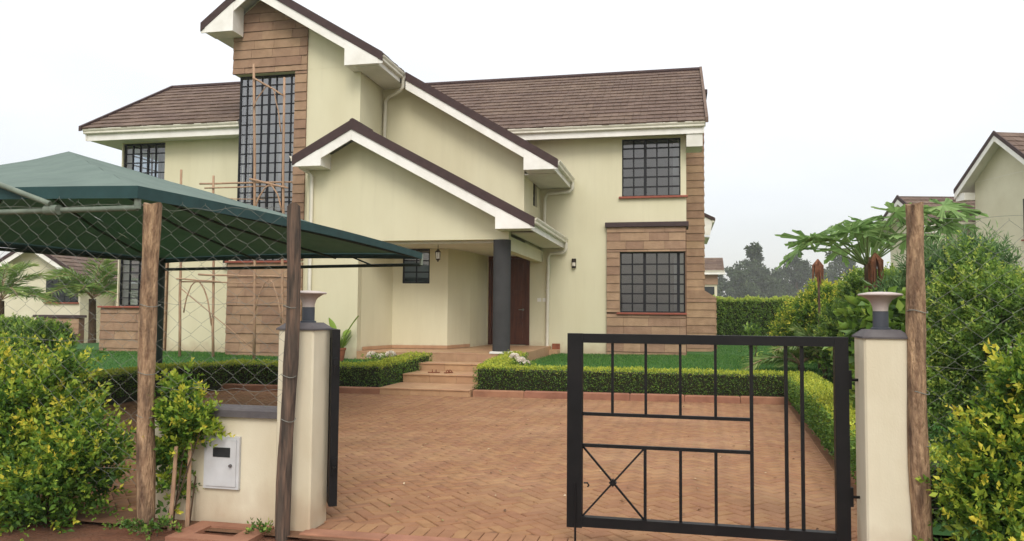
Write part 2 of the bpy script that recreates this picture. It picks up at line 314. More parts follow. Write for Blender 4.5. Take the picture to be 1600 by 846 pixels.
# driveway: sand bed, herringbone clay pavers, soldier course, threshold slabs
drive = obj('driveway', None, kind='structure')
MB().poly([(-10, 5.0, 0.0155), (1.55, 5.0, 0.0155), (2.2, 14.3, 0.0155), (-10, 13.55, 0.0155)]).build('sand_bed', 'joint', drive)
bw, gap = 0.1, 0.0045
brick_mesh = []
for q in range(4):
    b_ = MB(); c = 0.004+0.001*q; b_.cbox(-bw+gap/2+0.001*q, bw-gap/2, -bw/2+gap/2, bw/2-gap/2-0.0008*q, -0.03, 0.022+0.0012*(q-1.5), c); brick_mesh.append(b_.mesh('brick', 'paver'))
cells = []; ca, sa = math.cos(math.radians(43)), math.sin(math.radians(43))
for a in range(-130, 130):
    for b in range(-130, 130):
        k = (a-b) % 4
        if k == 0: cx_, cy_, ro = a+1, b+0.5, 0
        elif k == 3: cx_, cy_, ro = a+0.5, b+1, 90
        else: continue
        x = (cx_*ca-cy_*sa)*bw-3; y = (cx_*sa+cy_*ca)*bw+9.5
        if y < 5.38 or y > kerbY(x)+0.05 or x > kerbX(y)+0.05 or x < -9.4: continue
        cells.append((x, y, ro+43))
def seen(x, y): return -2.35+(-0.31)*(y-5.4) < x < kerbX(y)
cells.sort(key=lambda t: (0 if seen(t[0], t[1]) else 1, t[0]**2+t[1]**2))
for i, (x, y, ro) in enumerate(cells[:300]):
    o = obj('brick', brick_mesh[rnd.randrange(4)], drive, loc=(x, y, rnd.uniform(-0.002, 0.003)), rot=(rnd.gauss(0, 0.006), rnd.gauss(0, 0.006), math.radians(ro+rnd.gauss(0, 0.5))))
base = np.array([v for v in MB().cbox(-bw+gap/2, bw-gap/2, -bw/2+gap/2, bw/2-gap/2, -0.01, 0.022, 0.005).v]); bf = [f for f in MB().cbox(0, 1, 0, 1, 0, 1).f][1:]
rest = np.array(cells[300:]); nb = len(rest); th = np.radians(rest[:, 2]+rng.normal(size=nb)*0.5)
cc, sn = np.cos(th)[:, None], np.sin(th)[:, None]; zz = rng.uniform(-0.002, 0.003, nb)[:, None]+rng.normal(size=(nb, 1))*0.006*base[None, :, 0]
V = np.stack([rest[:, :1]+base[None, :, 0]*cc-base[None, :, 1]*sn, rest[:, 1:2]+base[None, :, 0]*sn+base[None, :, 1]*cc, base[None, :, 2]+zz], 2).reshape(-1, 3)
Fq = (np.arange(nb)[:, None, None]*12+np.array(bf)[None]).reshape(-1, 4)
obj('paver_field', fast_mesh('paver_field', V, Fq, 4, 'paver', np.repeat(rng.random(nb), len(bf))), drive, kind='stuff')
sm = MB().cbox(-0.047, 0.047, -0.097, 0.097, -0.02, 0.028, 0.004).mesh('edging_brick', 'paver')
x = -2.5
while x < 1.18:
    obj('edging_brick', sm, drive, loc=(x, 5.31+rnd.uniform(-.004, .004), rnd.uniform(-.002, .002)), rot=(0, 0, rnd.gauss(0, 0.012))); x += 0.1
x = -2.62
for L_ in (0.62, 0.6, 0.66, 0.6, 0.62, 0.64):
    MB().cbox(0.006, L_-0.006, -0.07, 0.07, -0.05, 0.03, 0.008).build('threshold_slab', 'kerb', drive, loc=(x, 5.13, rnd.uniform(-.003, .003)), rot=(0, 0, rnd.gauss(0, .01))); x += L_
# drag joint line of the right border course
y = 6.0
while y < 13.7:
    obj('edging_brick', sm, drive, loc=(kerbX(y)-0.07, y, 0.0), rot=(0, 0, math.radians(-3.2))); y += 0.1
# kerb
kerb = obj('kerb', None, kind='structure')
def kerb_run(p, q, L=0.9, w=0.14, h=0.145):
    p, q = Vector(p), Vector(q); d = (q-p); n = max(1, round(d.length/L)); l = d.length/n; an = math.atan2(d.y, d.x)
    for i in range(n):
        c = p+d*((i+0.5)/n)
        MB().cbox(-l/2+0.004, l/2-0.004, -w/2, w/2, -0.05, h, 0.018).build('kerb_stone', 'kerb', kerb, loc=(c.x, c.y, rnd.uniform(-.004, .004)), rot=(0, 0, an+rnd.gauss(0, .004)))
kerb_run((-9.4, kerbY(-9.4)+.07), (-5.5, kerbY(-5.5)+.07)); kerb_run((-3.72, kerbY(-3.72)+.07), (2.02, kerbY(2.02)+.07))
kerb_run((kerbX(13.95)+.07, 13.95), (kerbX(5.6)+.07, 5.6)); kerb_run((-9.5, 9.0), (-9.45, kerbY(-9.4)))
# lawn
st = 0.25; mb = MB(); idx = {}
def vid(i, j):
    if (i, j) not in idx: idx[(i, j)] = len(mb.v); x, y = i*st, j*st; mb.v.append((x, y, lawn_h(x, y)))
    return idx[(i, j)]
def in_lawn(x, y):
    if x > 6.2 or x < -19 or y > 34 or (-5.62 < x < -3.6 and y < 17.4) or (-7.2 < x < -3.3 and 16.9 < y < 21): return False
    if x > kerbX(min(y, 14))+0.1: return y > 5.75
    if x < -9.7: return y > 9.0
    return y > kerbY(x)+0.14
for i in range(-78, 25):
    for j in range(22, 136):
        if in_lawn((i+.5)*st, (j+.5)*st): mb.f.append((vid(i, j), vid(i+1, j), vid(i+1, j+1), vid(i, j+1)))
mb.build('lawn', 'turf', smooth=True, kind='structure')
def grass_patch(n, x0, x1, y0, y1):
    p = np.stack([rng.uniform(x0, x1, n), rng.uniform(y0, y1, n)], 1)
    return p[[in_lawn(a, b) for a, b in p]]
gp = np.concatenate([grass_patch(60000, -3.4, 6, 14.4, 22), grass_patch(36000, -16, -5.5, 14.2, 18.2), grass_patch(22000, 2.3, 5.5, 8, 14.4), grass_patch(20000, 1, 6, 22, 30)])
gz = np.array([lawn_h(a, b) for a, b in gp]); P0 = np.column_stack([gp, gz]); ng = len(P0)
D = np.column_stack([rng.normal(size=(ng, 2))*0.55, np.ones(ng)]); sz = rng.uniform(0.03, 0.06, ng)[:, None]
Sd = nrm(np.cross(D, rng.normal(size=(ng, 3)))); V = np.stack([P0-Sd*0.006, P0+Sd*0.006, P0+nrm(D)*sz], 1).reshape(-1, 3)
obj('grass', fast_mesh('grass', V, np.arange(ng*3).reshape(-1, 3), 3, 'grassblade', rng.random(ng)), kind='stuff', label='short dense green lawn grass in front of the house', cat='grass')
# entrance steps: three tiled treads up to the porch
steps = thing('entrance_steps', 'tan tiled entrance steps between the clipped hedges', 'steps', loc=(-4.6, 14, 0))
def tread(x0, x1, y0, y1, z0, z1, n):
    MB().box(x0, x1, y0+.015, y1, z0, z1-.012).build('step_core', 'ftile', steps, loc=(4.6, -14, 0))
    w = (x1-x0)/n
    for k in range(n):
        MB().cbox(x0+k*w+.003, x0+(k+1)*w-.003, y0-.02, y1-.003, z1-.0118, z1+.012, .005).build('tread_tile', 'ftile', steps, loc=(4.6, -14, 0))
        MB().box(x0+k*w+.003, x0+(k+1)*w-.003, y0, y0+.013, z0+.004, z1-.015).build('riser_tile', 'ftile', steps, loc=(4.6, -14, 0))
tread(-5.5, -3.74, 13.72, 14.84, 0.0, 0.14, 3)
tread(-5.46, -3.76, 14.86, 15.74, 0.0, 0.31, 3)
tread(-5.44, -3.7, 15.76, 16.3, 0.0, 0.475, 3)

# dry leaves and crumbs of soil scattered on the paving
nl_ = 130; lx = rng.uniform(-2.2, 1.4, nl_); ly = 5.6+7.8*rng.random(nl_)**1.3; lx = lx-0.25*(ly-5.4)*(lx < 0); P0 = np.column_stack([lx, ly, np.full(nl_, 0.034)]); D = np.column_stack([rng.normal(size=(nl_, 2)), rng.normal(size=nl_)*.15])
obj('fallen_leaves', leaves('fallen_leaves', P0, D, rng.uniform(.02, .055, nl_), rng.uniform(.012, .025, nl_), rng.random(nl_), 'litter', up=np.array([[0, 0, 1.0]])), kind='stuff', label='dry leaves and bits scattered on the brick paving', cat='leaves')
# ------------------------------------------------------------------ the house
house = thing('house', 'cream two-storey house with brown tiled roofs, stone-clad stair tower and gabled porch', 'house', loc=(-7, 17, 0))
HM = Matrix.Translation((7, -17, 0))            # children are modelled in world coordinates
def hp(mb_, name, mat, parent=house, smooth=False, **k):
    """a part of the house, or a piece of such a part (which shares its part's frame)"""
    return mb_.build(name, mat, parent, smooth, mw=HM if parent is house else None, **k)
def wall(ax, a0, a1, z0, z1, t0, t1, holes=()):
    """wall slab along axis ax ('x' or 'y') with rectangular openings (a0,a1,z0,z1)"""
    A = sorted(set([a0, a1]+[v for h in holes for v in h[:2] if a0 < v < a1])); Z = sorted(set([z0, z1]+[v for h in holes for v in h[2:] if z0 < v < z1]))
    def solid(i, j):
        if i < 0 or j < 0 or i >= len(A)-1 or j >= len(Z)-1: return False
        ca_, cz = (A[i]+A[i+1])/2, (Z[j]+Z[j+1])/2
        return not any(h[0] < ca_ < h[1] and h[2] < cz < h[3] for h in holes)
    mb_ = MB(); P = (lambda a, t, z: (a, t, z)) if ax == 'x' else (lambda a, t, z: (t, a, z))
    for i in range(len(A)-1):
        for j in range(len(Z)-1):
            if not solid(i, j): continue
            a, b, c, d = A[i], A[i+1], Z[j], Z[j+1]
            mb_.poly([P(a, t0, c), P(b, t0, c), P(b, t0, d), P(a, t0, d)]); mb_.poly([P(a, t1, c), P(a, t1, d), P(b, t1, d), P(b, t1, c)])
            if not solid(i-1, j): mb_.poly([P(a, t0, c), P(a, t0, d), P(a, t1, d), P(a, t1, c)])
            if not solid(i+1, j): mb_.poly([P(b, t0, c), P(b, t1, c), P(b, t1, d), P(b, t0, d)])
            if not solid(i, j-1): mb_.poly([P(a, t0, c), P(a, t1, c), P(b, t1, c), P(b, t0, c)])
            if not solid(i, j+1): mb_.poly([P(a, t0, d), P(b, t0, d), P(b, t1, d), P(a, t1, d)])
    return mb_
def window(ax, a0, a1, z0, z1, t, cols, rows, out=-1, parent=house, thick=(), bar=0.014, holder=None, glass='glass', fr=0.035, world=True):
    """framed window in a wall along ax at depth t; cols/rows are fractions of the bars; one pane object per light"""
    P = (lambda a, tt, z: (a, tt, z)) if ax == 'x' else (lambda a, tt, z: (tt, a, z))
    def bx(m_, a, b, t0, t1, c, d):
        p, q = P(a, t0, c), P(b, t1, d); m_.box(min(p[0], q[0]), max(p[0], q[0]), min(p[1], q[1]), max(p[1], q[1]), c, d)
    f = MB(); e = fr
    bx(f, a0, a0+e, t-.03, t+.03, z0, z1); bx(f, a1-e, a1, t-.03, t+.03, z0, z1); bx(f, a0+e, a1-e, t-.03, t+.03, z0, z0+e); bx(f, a0+e, a1-e, t-.03, t+.03, z1-e, z1)
    w = f.build('window', 'frame', parent, mw=HM if (parent is house and world) else None)
    xs_ = [a0+e]+[a0+(a1-a0)*c for c in cols]+[a1-e]; zs_ = [z0+e]+[z0+(z1-z0)*r for r in rows]+[z1-e]
    for i, xx in enumerate(xs_[1:-1]):
        b = bar*2.0 if i in thick else bar; m_ = MB(); bx(m_, xx-b, xx+b, t-.026, t+.026, z0+e, z1-e); m_.build('glazing_bar', 'frame', w)
    for i, z in enumerate(zs_[1:-1]):
        m_ = MB(); bx(m_, a0+e, a1-e, t-.022, t+.022, z-bar, z+bar); m_.build('glazing_bar', 'frame', w)
    cache = {}
    for i in range(len(xs_)-1):
        for j in range(len(zs_)-1):
            ww, hh = xs_[i+1]-xs_[i], zs_[j+1]-zs_[j]; key = (round(ww, 3), round(hh, 3))
            if key not in cache:
                m_ = MB(); m_.poly([P(0, 0, 0), P(ww, 0, 0), P(ww, 0, hh), P(0, 0, hh)]); cache[key] = m_.mesh('pane', glass)
            obj('pane', cache[key], w, loc=P(xs_[i], t, zs_[j]), rot=None)
    return w
def clip(poly, a, b, c):
    """keep a*x+b*z<=c"""
    o = []
    for i, p in enumerate(poly):
        q = poly[(i+1) % len(poly)]; dp, dq = a*p[0]+b*p[1]-c, a*q[0]+b*q[1]-c
        if dp <= 0: o.append(p)
        if dp*dq < 0:
            t = dp/(dp-dq); o.append((p[0]+(q[0]-p[0])*t, p[1]+(q[1]-p[1])*t))
    return o
def clad(parent, ax, face, outdir, a0, a1, z0, z1, course=0.232, lo=0.45, hi=0.85, cuts=(), zref=0.3):
    """stone courses, each slab an object; every course leans out towards its lower edge and throws a shadow line"""
    k = math.floor((z0-zref)/course); z = zref+k*course
    while z < z1-0.01:
        c, d = max(z, z0), min(z+course, z1)
        if d-c > 0.03:
            a = a0+(-rnd.uniform(0, 0.4) if a1-a0 > 0.9 else 0)
            while a < a1-0.01:
                L_ = rnd.uniform(lo, hi) if a1-a0 > 0.9 else a1-a0+.01
                p, q = max(a, a0), min(a+L_, a1)
                if a1-q < 0.12: q = a1
                a = q
                if q-p < 0.02: continue
                pl = [(p+.003, c+.006), (q-.003, c+.006), (q-.003, d), (p+.003, d)]
                for cu in cuts: pl = clip(pl, *cu)
                if len(pl) < 3: continue
                zc0, zc1 = c+.006, d; j = rnd.uniform(-.005, .005)
                m_ = MB(); n = len(pl)
                def pt(pp, front):
                    off = (0.042-0.022*(pp[1]-zc0)/max(.03, zc1-zc0)+j) if front else 0.0
                    t = face+outdir*off
                    return (pp[0], t, pp[1]) if ax == 'x' else (t, pp[0], pp[1])
                m_.v = [pt(pp, True) for pp in pl]+[pt(pp, False) for pp in pl]
                m_.f = [tuple(range(n)), tuple(range(2*n-1, n-1, -1))]+[(i, n+i, n+(i+1) % n, (i+1) % n) for i in range(n)]
                m_.build('stone', 'stone', parent)
        z += course
# --- roof tiles: panels of stone-coated shakes
PANEL, EXPO = 1.2, 0.37
tile_meshes = []
for q in range(5):
    r_ = random.Random(50+q); V_ = []; F_ = []; ns = 6; w = PANEL/ns
    for i in range(ns):
        dz = r_.uniform(0, 0.012); dv = r_.uniform(-0.012, 0.012); g = 0.006
        b = len(V_); u0_, u1_ = i*w+g, (i+1)*w-g
        V_ += [(u0_, dv, 0.0), (u1_, dv, 0.0), (u0_, dv, 0.032+dz), (u1_, dv, 0.032+dz), (u0_, EXPO+.05, 0.008), (u1_, EXPO+.05, 0.008), (u0_-g, dv+.01, 0.0), (u1_+g, dv+.01, 0), (u0_-g, dv+.01, 0.022), (u1_+g, dv+.01, 0.022), (u0_-g, EXPO+.05, 0.004), (u1_+g, EXPO+.05, 0.004)]
        F_ += [(b, b+1, b+3, b+2), (b+2, b+3, b+5, b+4), (b+6, b, b+2, b+8), (b+1, b+7, b+9, b+3), (b+8, b+2, b+4, b+10), (b+3, b+9, b+11, b+5)]
    m_ = MB(); m_.v, m_.f = V_, F_; tile_meshes.append(m_.mesh('roof_tile', 'tile'))
def slope(parent, p0, u, v, U, Vv, thick=0.10, tiles=True, deckmat='soffit', tname='roof_tile', cut=None):
    """roof slope: deck slab plus courses of tile panels; p0 eave corner, u along the eave, v up the slope (unit vectors)"""
    p0, u, v = Vector(p0), Vector(u).normalized(), Vector(v).normalized(); n = u.cross(v)
    c = [p0, p0+u*U, p0+u*U+v*Vv, p0+v*Vv]; m_ = MB(); m_.v = [tuple(x) for x in c]+[tuple(x-n*thick) for x in c]
    m_.f = [(0, 1, 2, 3), (7, 6, 5, 4), (0, 4, 5, 1), (1, 5, 6, 2), (2, 6, 7, 3), (3, 7, 4, 0)]
    m_.build('deck', deckmat, parent)
    if not tiles: return
    k = 0; vv = 0.0
    while vv < Vv-0.08:
        a = -PANEL*(0.5 if k % 2 else 0.0)*0.7
        while a < U-0.02:
            s0, s1 = max(a, 0), min(a+PANEL, U); sc = (s1-s0)/PANEL; vs = min(1.0, (Vv-vv)/(EXPO+.05))
            if s1-s0 > 0.05:
                p = p0+u*s0+v*vv+n*(0.004+rnd.uniform(0, .004))
                if cut is None or cut(p+u*(s1-s0)/2):
                    mw = Matrix(((u.x*sc, v.x*vs, n.x, p.x), (u.y*sc, v.y*vs, n.y, p.y), (u.z*sc, v.z*vs, n.z, p.z), (0, 0, 0, 1)))
                    obj(tname, tile_meshes[rnd.randrange(5)], parent, mw=mw)
            a += PANEL
        vv += EXPO; k += 1
def gutter(parent, p, q, outd, name='gutter', s=1.0):
    """ogee gutter from p to q; outd horizontal outward direction"""
    p, q, o_ = Vector(p), Vector(q), Vector(outd); d = (q-p)
    pr = [(0, 0), (0, -.13), (.07, -.13), (.085, -.115), (.085, -.07), (.105, -.05), (.12, -.02), (.12, 0), (.112, 0), (.112, -.018), (.012, -.02), (.012, 0)]
    m_ = MB(); n = len(pr); m_.v = [tuple(p+o_*a*s+Vector((0, 0, b*s))) for a, b in pr]+[tuple(q+o_*a*s+Vector((0, 0, b*s))) for a, b in pr]
    m_.f = [(i, n+i, n+(i+1) % n, (i+1) % n) for i in range(n)]+[tuple(range(n-1, -1, -1)), tuple(range(n, 2*n))]
    g = m_.build(name, 'gutter', parent)
    nb_ = int(d.length/1.1)
    for i in range(1, nb_+1):
        c = p+d*(i/(nb_+1)); m2 = MB(); dd = d.normalized()*0.025
        m2.v = [tuple(c-dd+o_*a*1.06*s+Vector((0, 0, b*1.05*s))) for a, b in pr[1:8]]+[tuple(c+dd+o_*a*1.06*s+Vector((0, 0, b*1.05*s))) for a, b in pr[1:8]]
        m2.f = [(k, 7+k, 8+k, k+1) for k in range(6)]; m2.build('bracket', 'gutter', g) if parent is house else None
    return g
def downpipe(pts, r=0.045, clips=()):
    d = smooth_by_angle(hp(MB().tube(pts, r, 10), 'downpipe', 'gutter'), 50)
    for c in clips: hp(MB().lathe([(r+.004, c[2]-.02), (r+.008, c[2]-.01), (r+.008, c[2]+.01), (r+.004, c[2]+.02)], c[0], c[1], 12), 'pipe_collar', 'gutter')
    return d
YT, YM, YP, YR, YL = 17.4, 18.9, 16.8, 21.2, 18.2
APX, APZ, SR, SL = -10.32, 9.78, 0.605, 0.77
def zt(x): return APZ-SR*(x-APX) if x > APX else APZ-SL*(APX-x)
PAX, PAZ, PS = -7.32, 5.91, 0.542
def zp(x): return PAZ-PS*abs(x-PAX)
TH = 0.2
# --- walls
hp(wall('x', -11.05, -7.61, 0.3, 7.6, YT, YT+TH, [(-11.2, -9.36, 2.81, 7.57)]), 'front_wall', 'plaster')
hp(MB().prism([(-11.05, 7.602), (-7.61, 7.602), (-7.61, zt(-7.61)-.22), (APX, APZ-.22), (-11.05, zt(-11.05)-.22)], 'y', YT, YT+TH), 'gable_wall', 'plaster')
hp(wall('y', YT+TH+.002, YM-.002, 0.3, zt(-7.61)-.24, -7.61-TH, -7.61), 'side_wall', 'plaster')
hp(wall('y', YT+TH+.002, 24, 0.3, 8.9, -11.05, -11.05+TH, [(YT, YL-.02, 2.81, 7.57)]), 'side_wall', 'plaster')
# middle block above the porch
hp(MB().prism([(-7.8, 0.3), (-6.0, 0.3), (-6.0, 3.4), (-3.79, 3.4), (-3.79, zt(-3.79)-.22), (-7.8, zt(-7.8)-.22)], 'y', YM, YM+TH), 'gable_wall', 'plaster')
hp(wall('y', YM+TH+.002, YR-.002, 3.2, zt(-3.79)-.24, -3.79-TH, -3.79, [(20.15, 20.75, 4.45, 5.12)]), 'side_wall', 'plaster')
# main right block
hp(wall('x', -7.5, 0.23, 0.3, 6.46, YR, YR+TH, [(-1.5, 0.08, 4.78, 6.38), (-1.55, 0.19, 1.6, 3.25), (-5.26, -4.07, 0.66, 3.19)]), 'front_wall', 'plaster')
hp(wall('y', YR+TH+.002, 30.8, 0.3, 6.46, 0.23-TH, 0.23), 'side_wall', 'plaster')
hp(MB().prism([(YR+.3, 6.462), (30.7, 6.462), (25.8, 9.2)], 'x', 0.03, 0.23), 'gable_wall', 'plaster')
hp(wall('x', -15.1, 0.23, 0.3, 6.46, 30.802, 31.0), 'rear_wall', 'plaster')
# left wing
hp(wall('x', -14.95, -11.06, 0.3, 6.2, YL, YL+TH, [(-14.92, -13.6, 4.72, 6.12), (-14.92, -13.75, 1.66, 3.25)]), 'front_wall', 'plaster')
hp(wall('y', YL+TH+.002, 30.8, 0.3, 6.2, -14.95, -14.75, [(YL+TH+.02, YL+2.0, 4.72, 6.12), (YL+TH+.02, YL+1.8, 1.66, 3.25)]), 'side_wall', 'plaster')
hp(MB().prism([(YL+.3, 6.202), (24.6, 6.202), (21.4, 8.2)], 'x', -14.95, -14.75), 'gable_wall', 'plaster')
# porch front wall: jamb, beam and gable in one face
jm = hp(MB().prism([(-8.66, 0.3), (-7.32, 0.3), (-7.32, 3.22), (-3.71, 3.22), (-3.71, zp(-3.71)-.2), (PAX, PAZ-.22), (-8.66, zp(-8.66)-.22)], 'y', YP, YP+.22), 'porch_gable_wall', 'plaster')
hp(MB().box(-8.66, -8.44, YP+.222, YT-.002, 0.3, 4.9), 'side_wall', 'plaster')
hp(MB().box(-3.93, -3.71, YP+.222, YR-.002, 2.98, 3.3), 'porch_beam', 'plaster')
hp(MB().box(-7.3, -3.94, YP+.222, YR-.003, 3.16, 3.24), 'porch_ceiling', 'soffit')
# recessed porch walls: left return, back with a window, canted side to the door
def vwall(p, q, z0, z1, t=0.16, hole=None):
    p, q = Vector((p[0], p[1], 0)), Vector((q[0], q[1], 0)); d = (q-p); L_ = d.length; an = math.atan2(d.y, d.x)
    w_ = wall('x', 0, L_, z0, z1, 0, t, [hole] if hole else []); c_, s_ = math.cos(an), math.sin(an)
    w_.v = [(p.x+a*c_-b*s_, p.y+a*s_+b*c_, z) for a, b, z in w_.v]; return w_
hp(vwall((-7.32, YP+.222), (-7.0, 18.22), 0.3, 3.158), 'porch_wall', 'plaster')
hp(vwall((-7.0, 18.22), (-5.62, 18.42), 0.3, 3.156, hole=(0.24, 0.93, 2.28, 3.154)), 'porch_wall', 'plaster')
hp(vwall((-5.62, 18.42), (-5.36, 19.6), 0.3, 3.158), 'porch_wall', 'plaster')
hp(vwall((-5.36, 19.6), (-5.3, YR-.003), 0.3, 3.158), 'porch_wall', 'plaster')
for k, (a, b) in enumerate((((-7.26, YP+.23), (-6.985, 18.19)), ((-6.985, 18.19), (-5.605, 18.39)), ((-5.605, 18.39), (-5.345, 19.58)))):
    hp(vwall(a, b, 0.662, 0.74, 0.02), 'skirting', 'ftile')
pf = hp(MB().box(-7.3, -3.45, YP-.03, YR-.004, 0.3, 0.628), 'porch_floor', 'ftile')
nx_, ny_ = 8, 9
for i in range(nx_):
    for j in range(ny_):
        x0, y0 = -7.3+i*3.85/nx_, YP-.05+j*4.4/ny_
        MB().cbox(x0+.002, x0+3.85/nx_-.002, y0+.002, y0+4.4/ny_-.002, 0.6285, 0.65, .003).build('floor_tile', 'ftile', pf)
for i in range(nx_):
    x0 = -7.3+i*3.85/nx_; MB().box(x0+.002, x0+3.85/nx_-.002, YP-.045, YP-.031, 0.32, 0.626).build('riser_tile', 'ftile', pf)
hp(MB().box(-3.44, -3.2, YR-.5, YR-.004, 0.3, 0.56), 'plinth', 'ftile')
smooth_by_angle(hp(MB().lathe([(.20, .702), (.20, 3.218)], -3.9, YP+.16, 40), 'column', 'column'), 40)
hp(MB().cbox(-4.12, -3.68, YP-.06, YP+.38, 0.652, 0.70, .012), 'column_base', 'soffit')
# interior: floors, back wall, so that the rooms read as rooms through the glass
for z in (0.55, 3.62): hp(MB().box(-14.7, -11.1, YL+.25, 30.7, z, z+.12), 'floor_slab', 'interior')
for z in (0.55, 3.62): hp(MB().box(-3.5, 0.0, YR+.22, 30.7, z, z+.12), 'floor_slab', 'interior')
hp(MB().box(-14.7, -11.1, 22.0, 22.1, 0.7, 6.2), 'partition', 'interior'); hp(MB().box(-3.6, .02, 25.5, 25.6, 0.7, 6.44), 'partition', 'interior')
hp(MB().box(-3.7, -3.6, YR+.22, 25.4, 0.7, 6.44), 'partition', 'interior')
hp(MB().box(-10.8, -7.85, 20.0, 20.1, 0.5, 8.6), 'partition', 'interior'); hp(MB().box(-8.9, -8.8, YT+.25, 19.9, 0.5, 8.6), 'partition', 'interior')
hp(MB().box(-14.7, 0, YR+.25, 30.7, 6.3, 6.4), 'ceiling', 'interior'); hp(MB().box(-14.7, -11.1, YL+.25, YR+.24, 6.1, 6.18), 'ceiling', 'interior')
# --- windows
S5 = [i/19 for i in range(1, 19)]
window('x', -11.0, -9.36, 2.81, 7.57, YT+.2, [i/8 for i in range(1, 8)], S5, bar=.013, thick=(3,), glass='glasst')
window('y', YT+TH+.035, YL-.02, 2.81, 7.57, -10.965, [1/3, 2/3], S5, bar=.012, glass='glasst')
hp(MB().box(-11.03, -10.852, YT+.02, YT+TH-.02, 2.81, 7.57), 'corner_mullion', 'frame') if False else None
rw = [.165, .335, .5, .665, .83]
window('x', -1.5, 0.08, 4.78, 6.38, YR+.09, [.2, .4, .6, .8], [.17, .34, .5, .67, .84], thick=(1,), bar=.019)
window('x', -1.55, 0.19, 1.6, 3.25, YR+.09, [.19, .38, .57, .76, .9], [.15, .31, .47, .63, .80], thick=(1, 4), bar=.019)
window('x', -14.92, -13.6, 4.72, 6.12, YL+.09, [.2, .38, .56, .74], [.22, .42, .62, .80], thick=(2,), bar=.013)
window('y', YL+TH+.03, YL+2.0, 4.72, 6.12, -14.85, [.25, .5, .75], [.22, .42, .62, .80], bar=.013)
window('x', -14.92, -13.75, 1.66, 3.25, YL+.09, [.25, .5, .75], [.14, .29, .43, .57, .71, .86], bar=.013)
window('y', YL+TH+.03, YL+1.8, 1.66, 3.25, -14.85, [.33, .66], [.14, .29, .43, .57, .71, .86], bar=.013)
window('y', 20.15, 20.75, 4.45, 5.12, -3.89, [.5], [.5], bar=.012)
pw = MB(); 
an = math.atan2(.2, 1.38)
w_ = window('x', 0.24, 0.93, 2.28, 3.154, 0.08, [.5], [.33, .66], world=False, bar=.014)
w_.matrix_local = HM @ Matrix.Translation((-7.0, 18.22, 0)) @ Matrix.Rotation(an, 4, 'Z')
hp(MB().box(-6.9, -5.7, 18.75, 18.8, .7, 3.15), 'partition', 'interior')
# sills
hp(MB().cbox(-1.58, 0.27, YR-.09, YR+.06, 4.725, 4.778, .01), 'window_sill', 'sill')
hp(MB().cbox(-1.63, 0.24, YR-.16, YR+.06, 1.55, 1.598, .01), 'window_sill', 'sill')
hp(MB().cbox(-11.13, -9.3, YT-.1, YT+.06, 2.762, 2.808, .01), 'window_sill', 'sill')
hp(MB().cbox(-15.3, -13.6, YL-.3, YL+.06, 1.612, 1.658, .01), 'window_sill', 'sill')
# --- stone cladding
ct = hp(wall('x', -11.09, -9.03, 0.3, 2.76, YT-.012, YT-.001), 'cladding', 'stoneback'); clad(ct, 'x', YT-.012, -1, -11.09, -9.03, 0.3, 2.76)
ct = hp(wall('x', -9.355, -9.03, 2.81, 7.57, YT-.012, YT-.001), 'cladding', 'stoneback'); clad(ct, 'x', YT-.012, -1, -9.355, -9.03, 2.81, 7.57)
cuts = [(SR, 1, APZ-.3+SR*APX), (-SL, 1, APZ-.3-SL*APX)]
ct = hp(MB().prism([(-11.09, 7.575), (-9.03, 7.575), (-9.03, zt(-9.03)-.3), (APX, APZ-.3), (-11.09, zt(-11.09)-.3)], 'y', YT-.012, YT-.001), 'cladding', 'stoneback')
clad(ct, 'x', YT-.012, -1, -11.09, -9.03, 7.575, 9.6, cuts=cuts)
# right bay: proud stone box with dark coping
bay = hp(wall('x', -1.91, 0.23, 0.28, 3.93, YR-.07, YR-.002, [(-1.55, 0.19, 1.6, 3.25)]), 'cladding', 'stoneback')
clad(bay, 'x', YR-.07, -1, -1.91, 0.21, 3.25, 3.93, zref=.3); clad(bay, 'x', YR-.07, -1, -1.91, -1.55, 1.6, 3.25); clad(bay, 'x', YR-.07, -1, -1.91, 0.21, .28, 1.55)
hp(MB().cbox(-1.95, 0.29, YR-.17, YR-.001, 3.935, 4.06, .015), 'coping', 'coping')
hp(MB().cbox(0.232, 0.29, YR, YR+.9, 3.935, 4.06, .015), 'coping', 'coping')
# left bay
lb = hp(wall('x', -15.26, -13.75, 0.25, 1.61, YL-.2, YL-.002), 'cladding', 'stoneback'); clad(lb, 'x', YL-.2, -1, -15.26, -13.75, .25, 1.61)
hp(MB().box(-15.26, -14.951, YL-.001, YL+1.9, .25, 1.608), 'side_wall', 'stone')
lb2 = hp(wall('x', -13.74, -13.37, 0.25, 3.4, YL-.06, YL-.002), 'cladding', 'stoneback'); clad(lb2, 'x', YL-.06, -1, -13.74, -13.37, .25, 3.4)
# chimney on the right gable, with a shoulder
ch = hp(MB().box(0.232, 0.76, 23.9, 25.2, 2.1, 8.3), 'chimney', 'stoneback')
clad(ch, 'x', 23.9, -1, 0.232, 0.78, 2.2, 8.25); clad(ch, 'y', 0.76, 1, 23.86, 25.2, 2.2, 8.25)
MB().box(0.232, 1.1, 23.84, 25.3, .25, 2.03).build('chimney_base', 'stoneback', ch)
MB().prism([(0.232, 2.035), (1.17, 2.035), (0.78, 2.28), (0.232, 2.28)], 'y', 23.8, 25.3).build('chimney_shoulder', 'stone', ch)
clad(ch, 'x', 23.84, -1, 0.232, 1.12, .25, 2.03); clad(ch, 'y', 1.1, 1, 23.8, 25.3, .25, 2.03)
MB().cbox(0.2, 0.9, 23.8, 25.3, 8.3, 8.42, .02).build('chimney_cap', 'coping', ch)
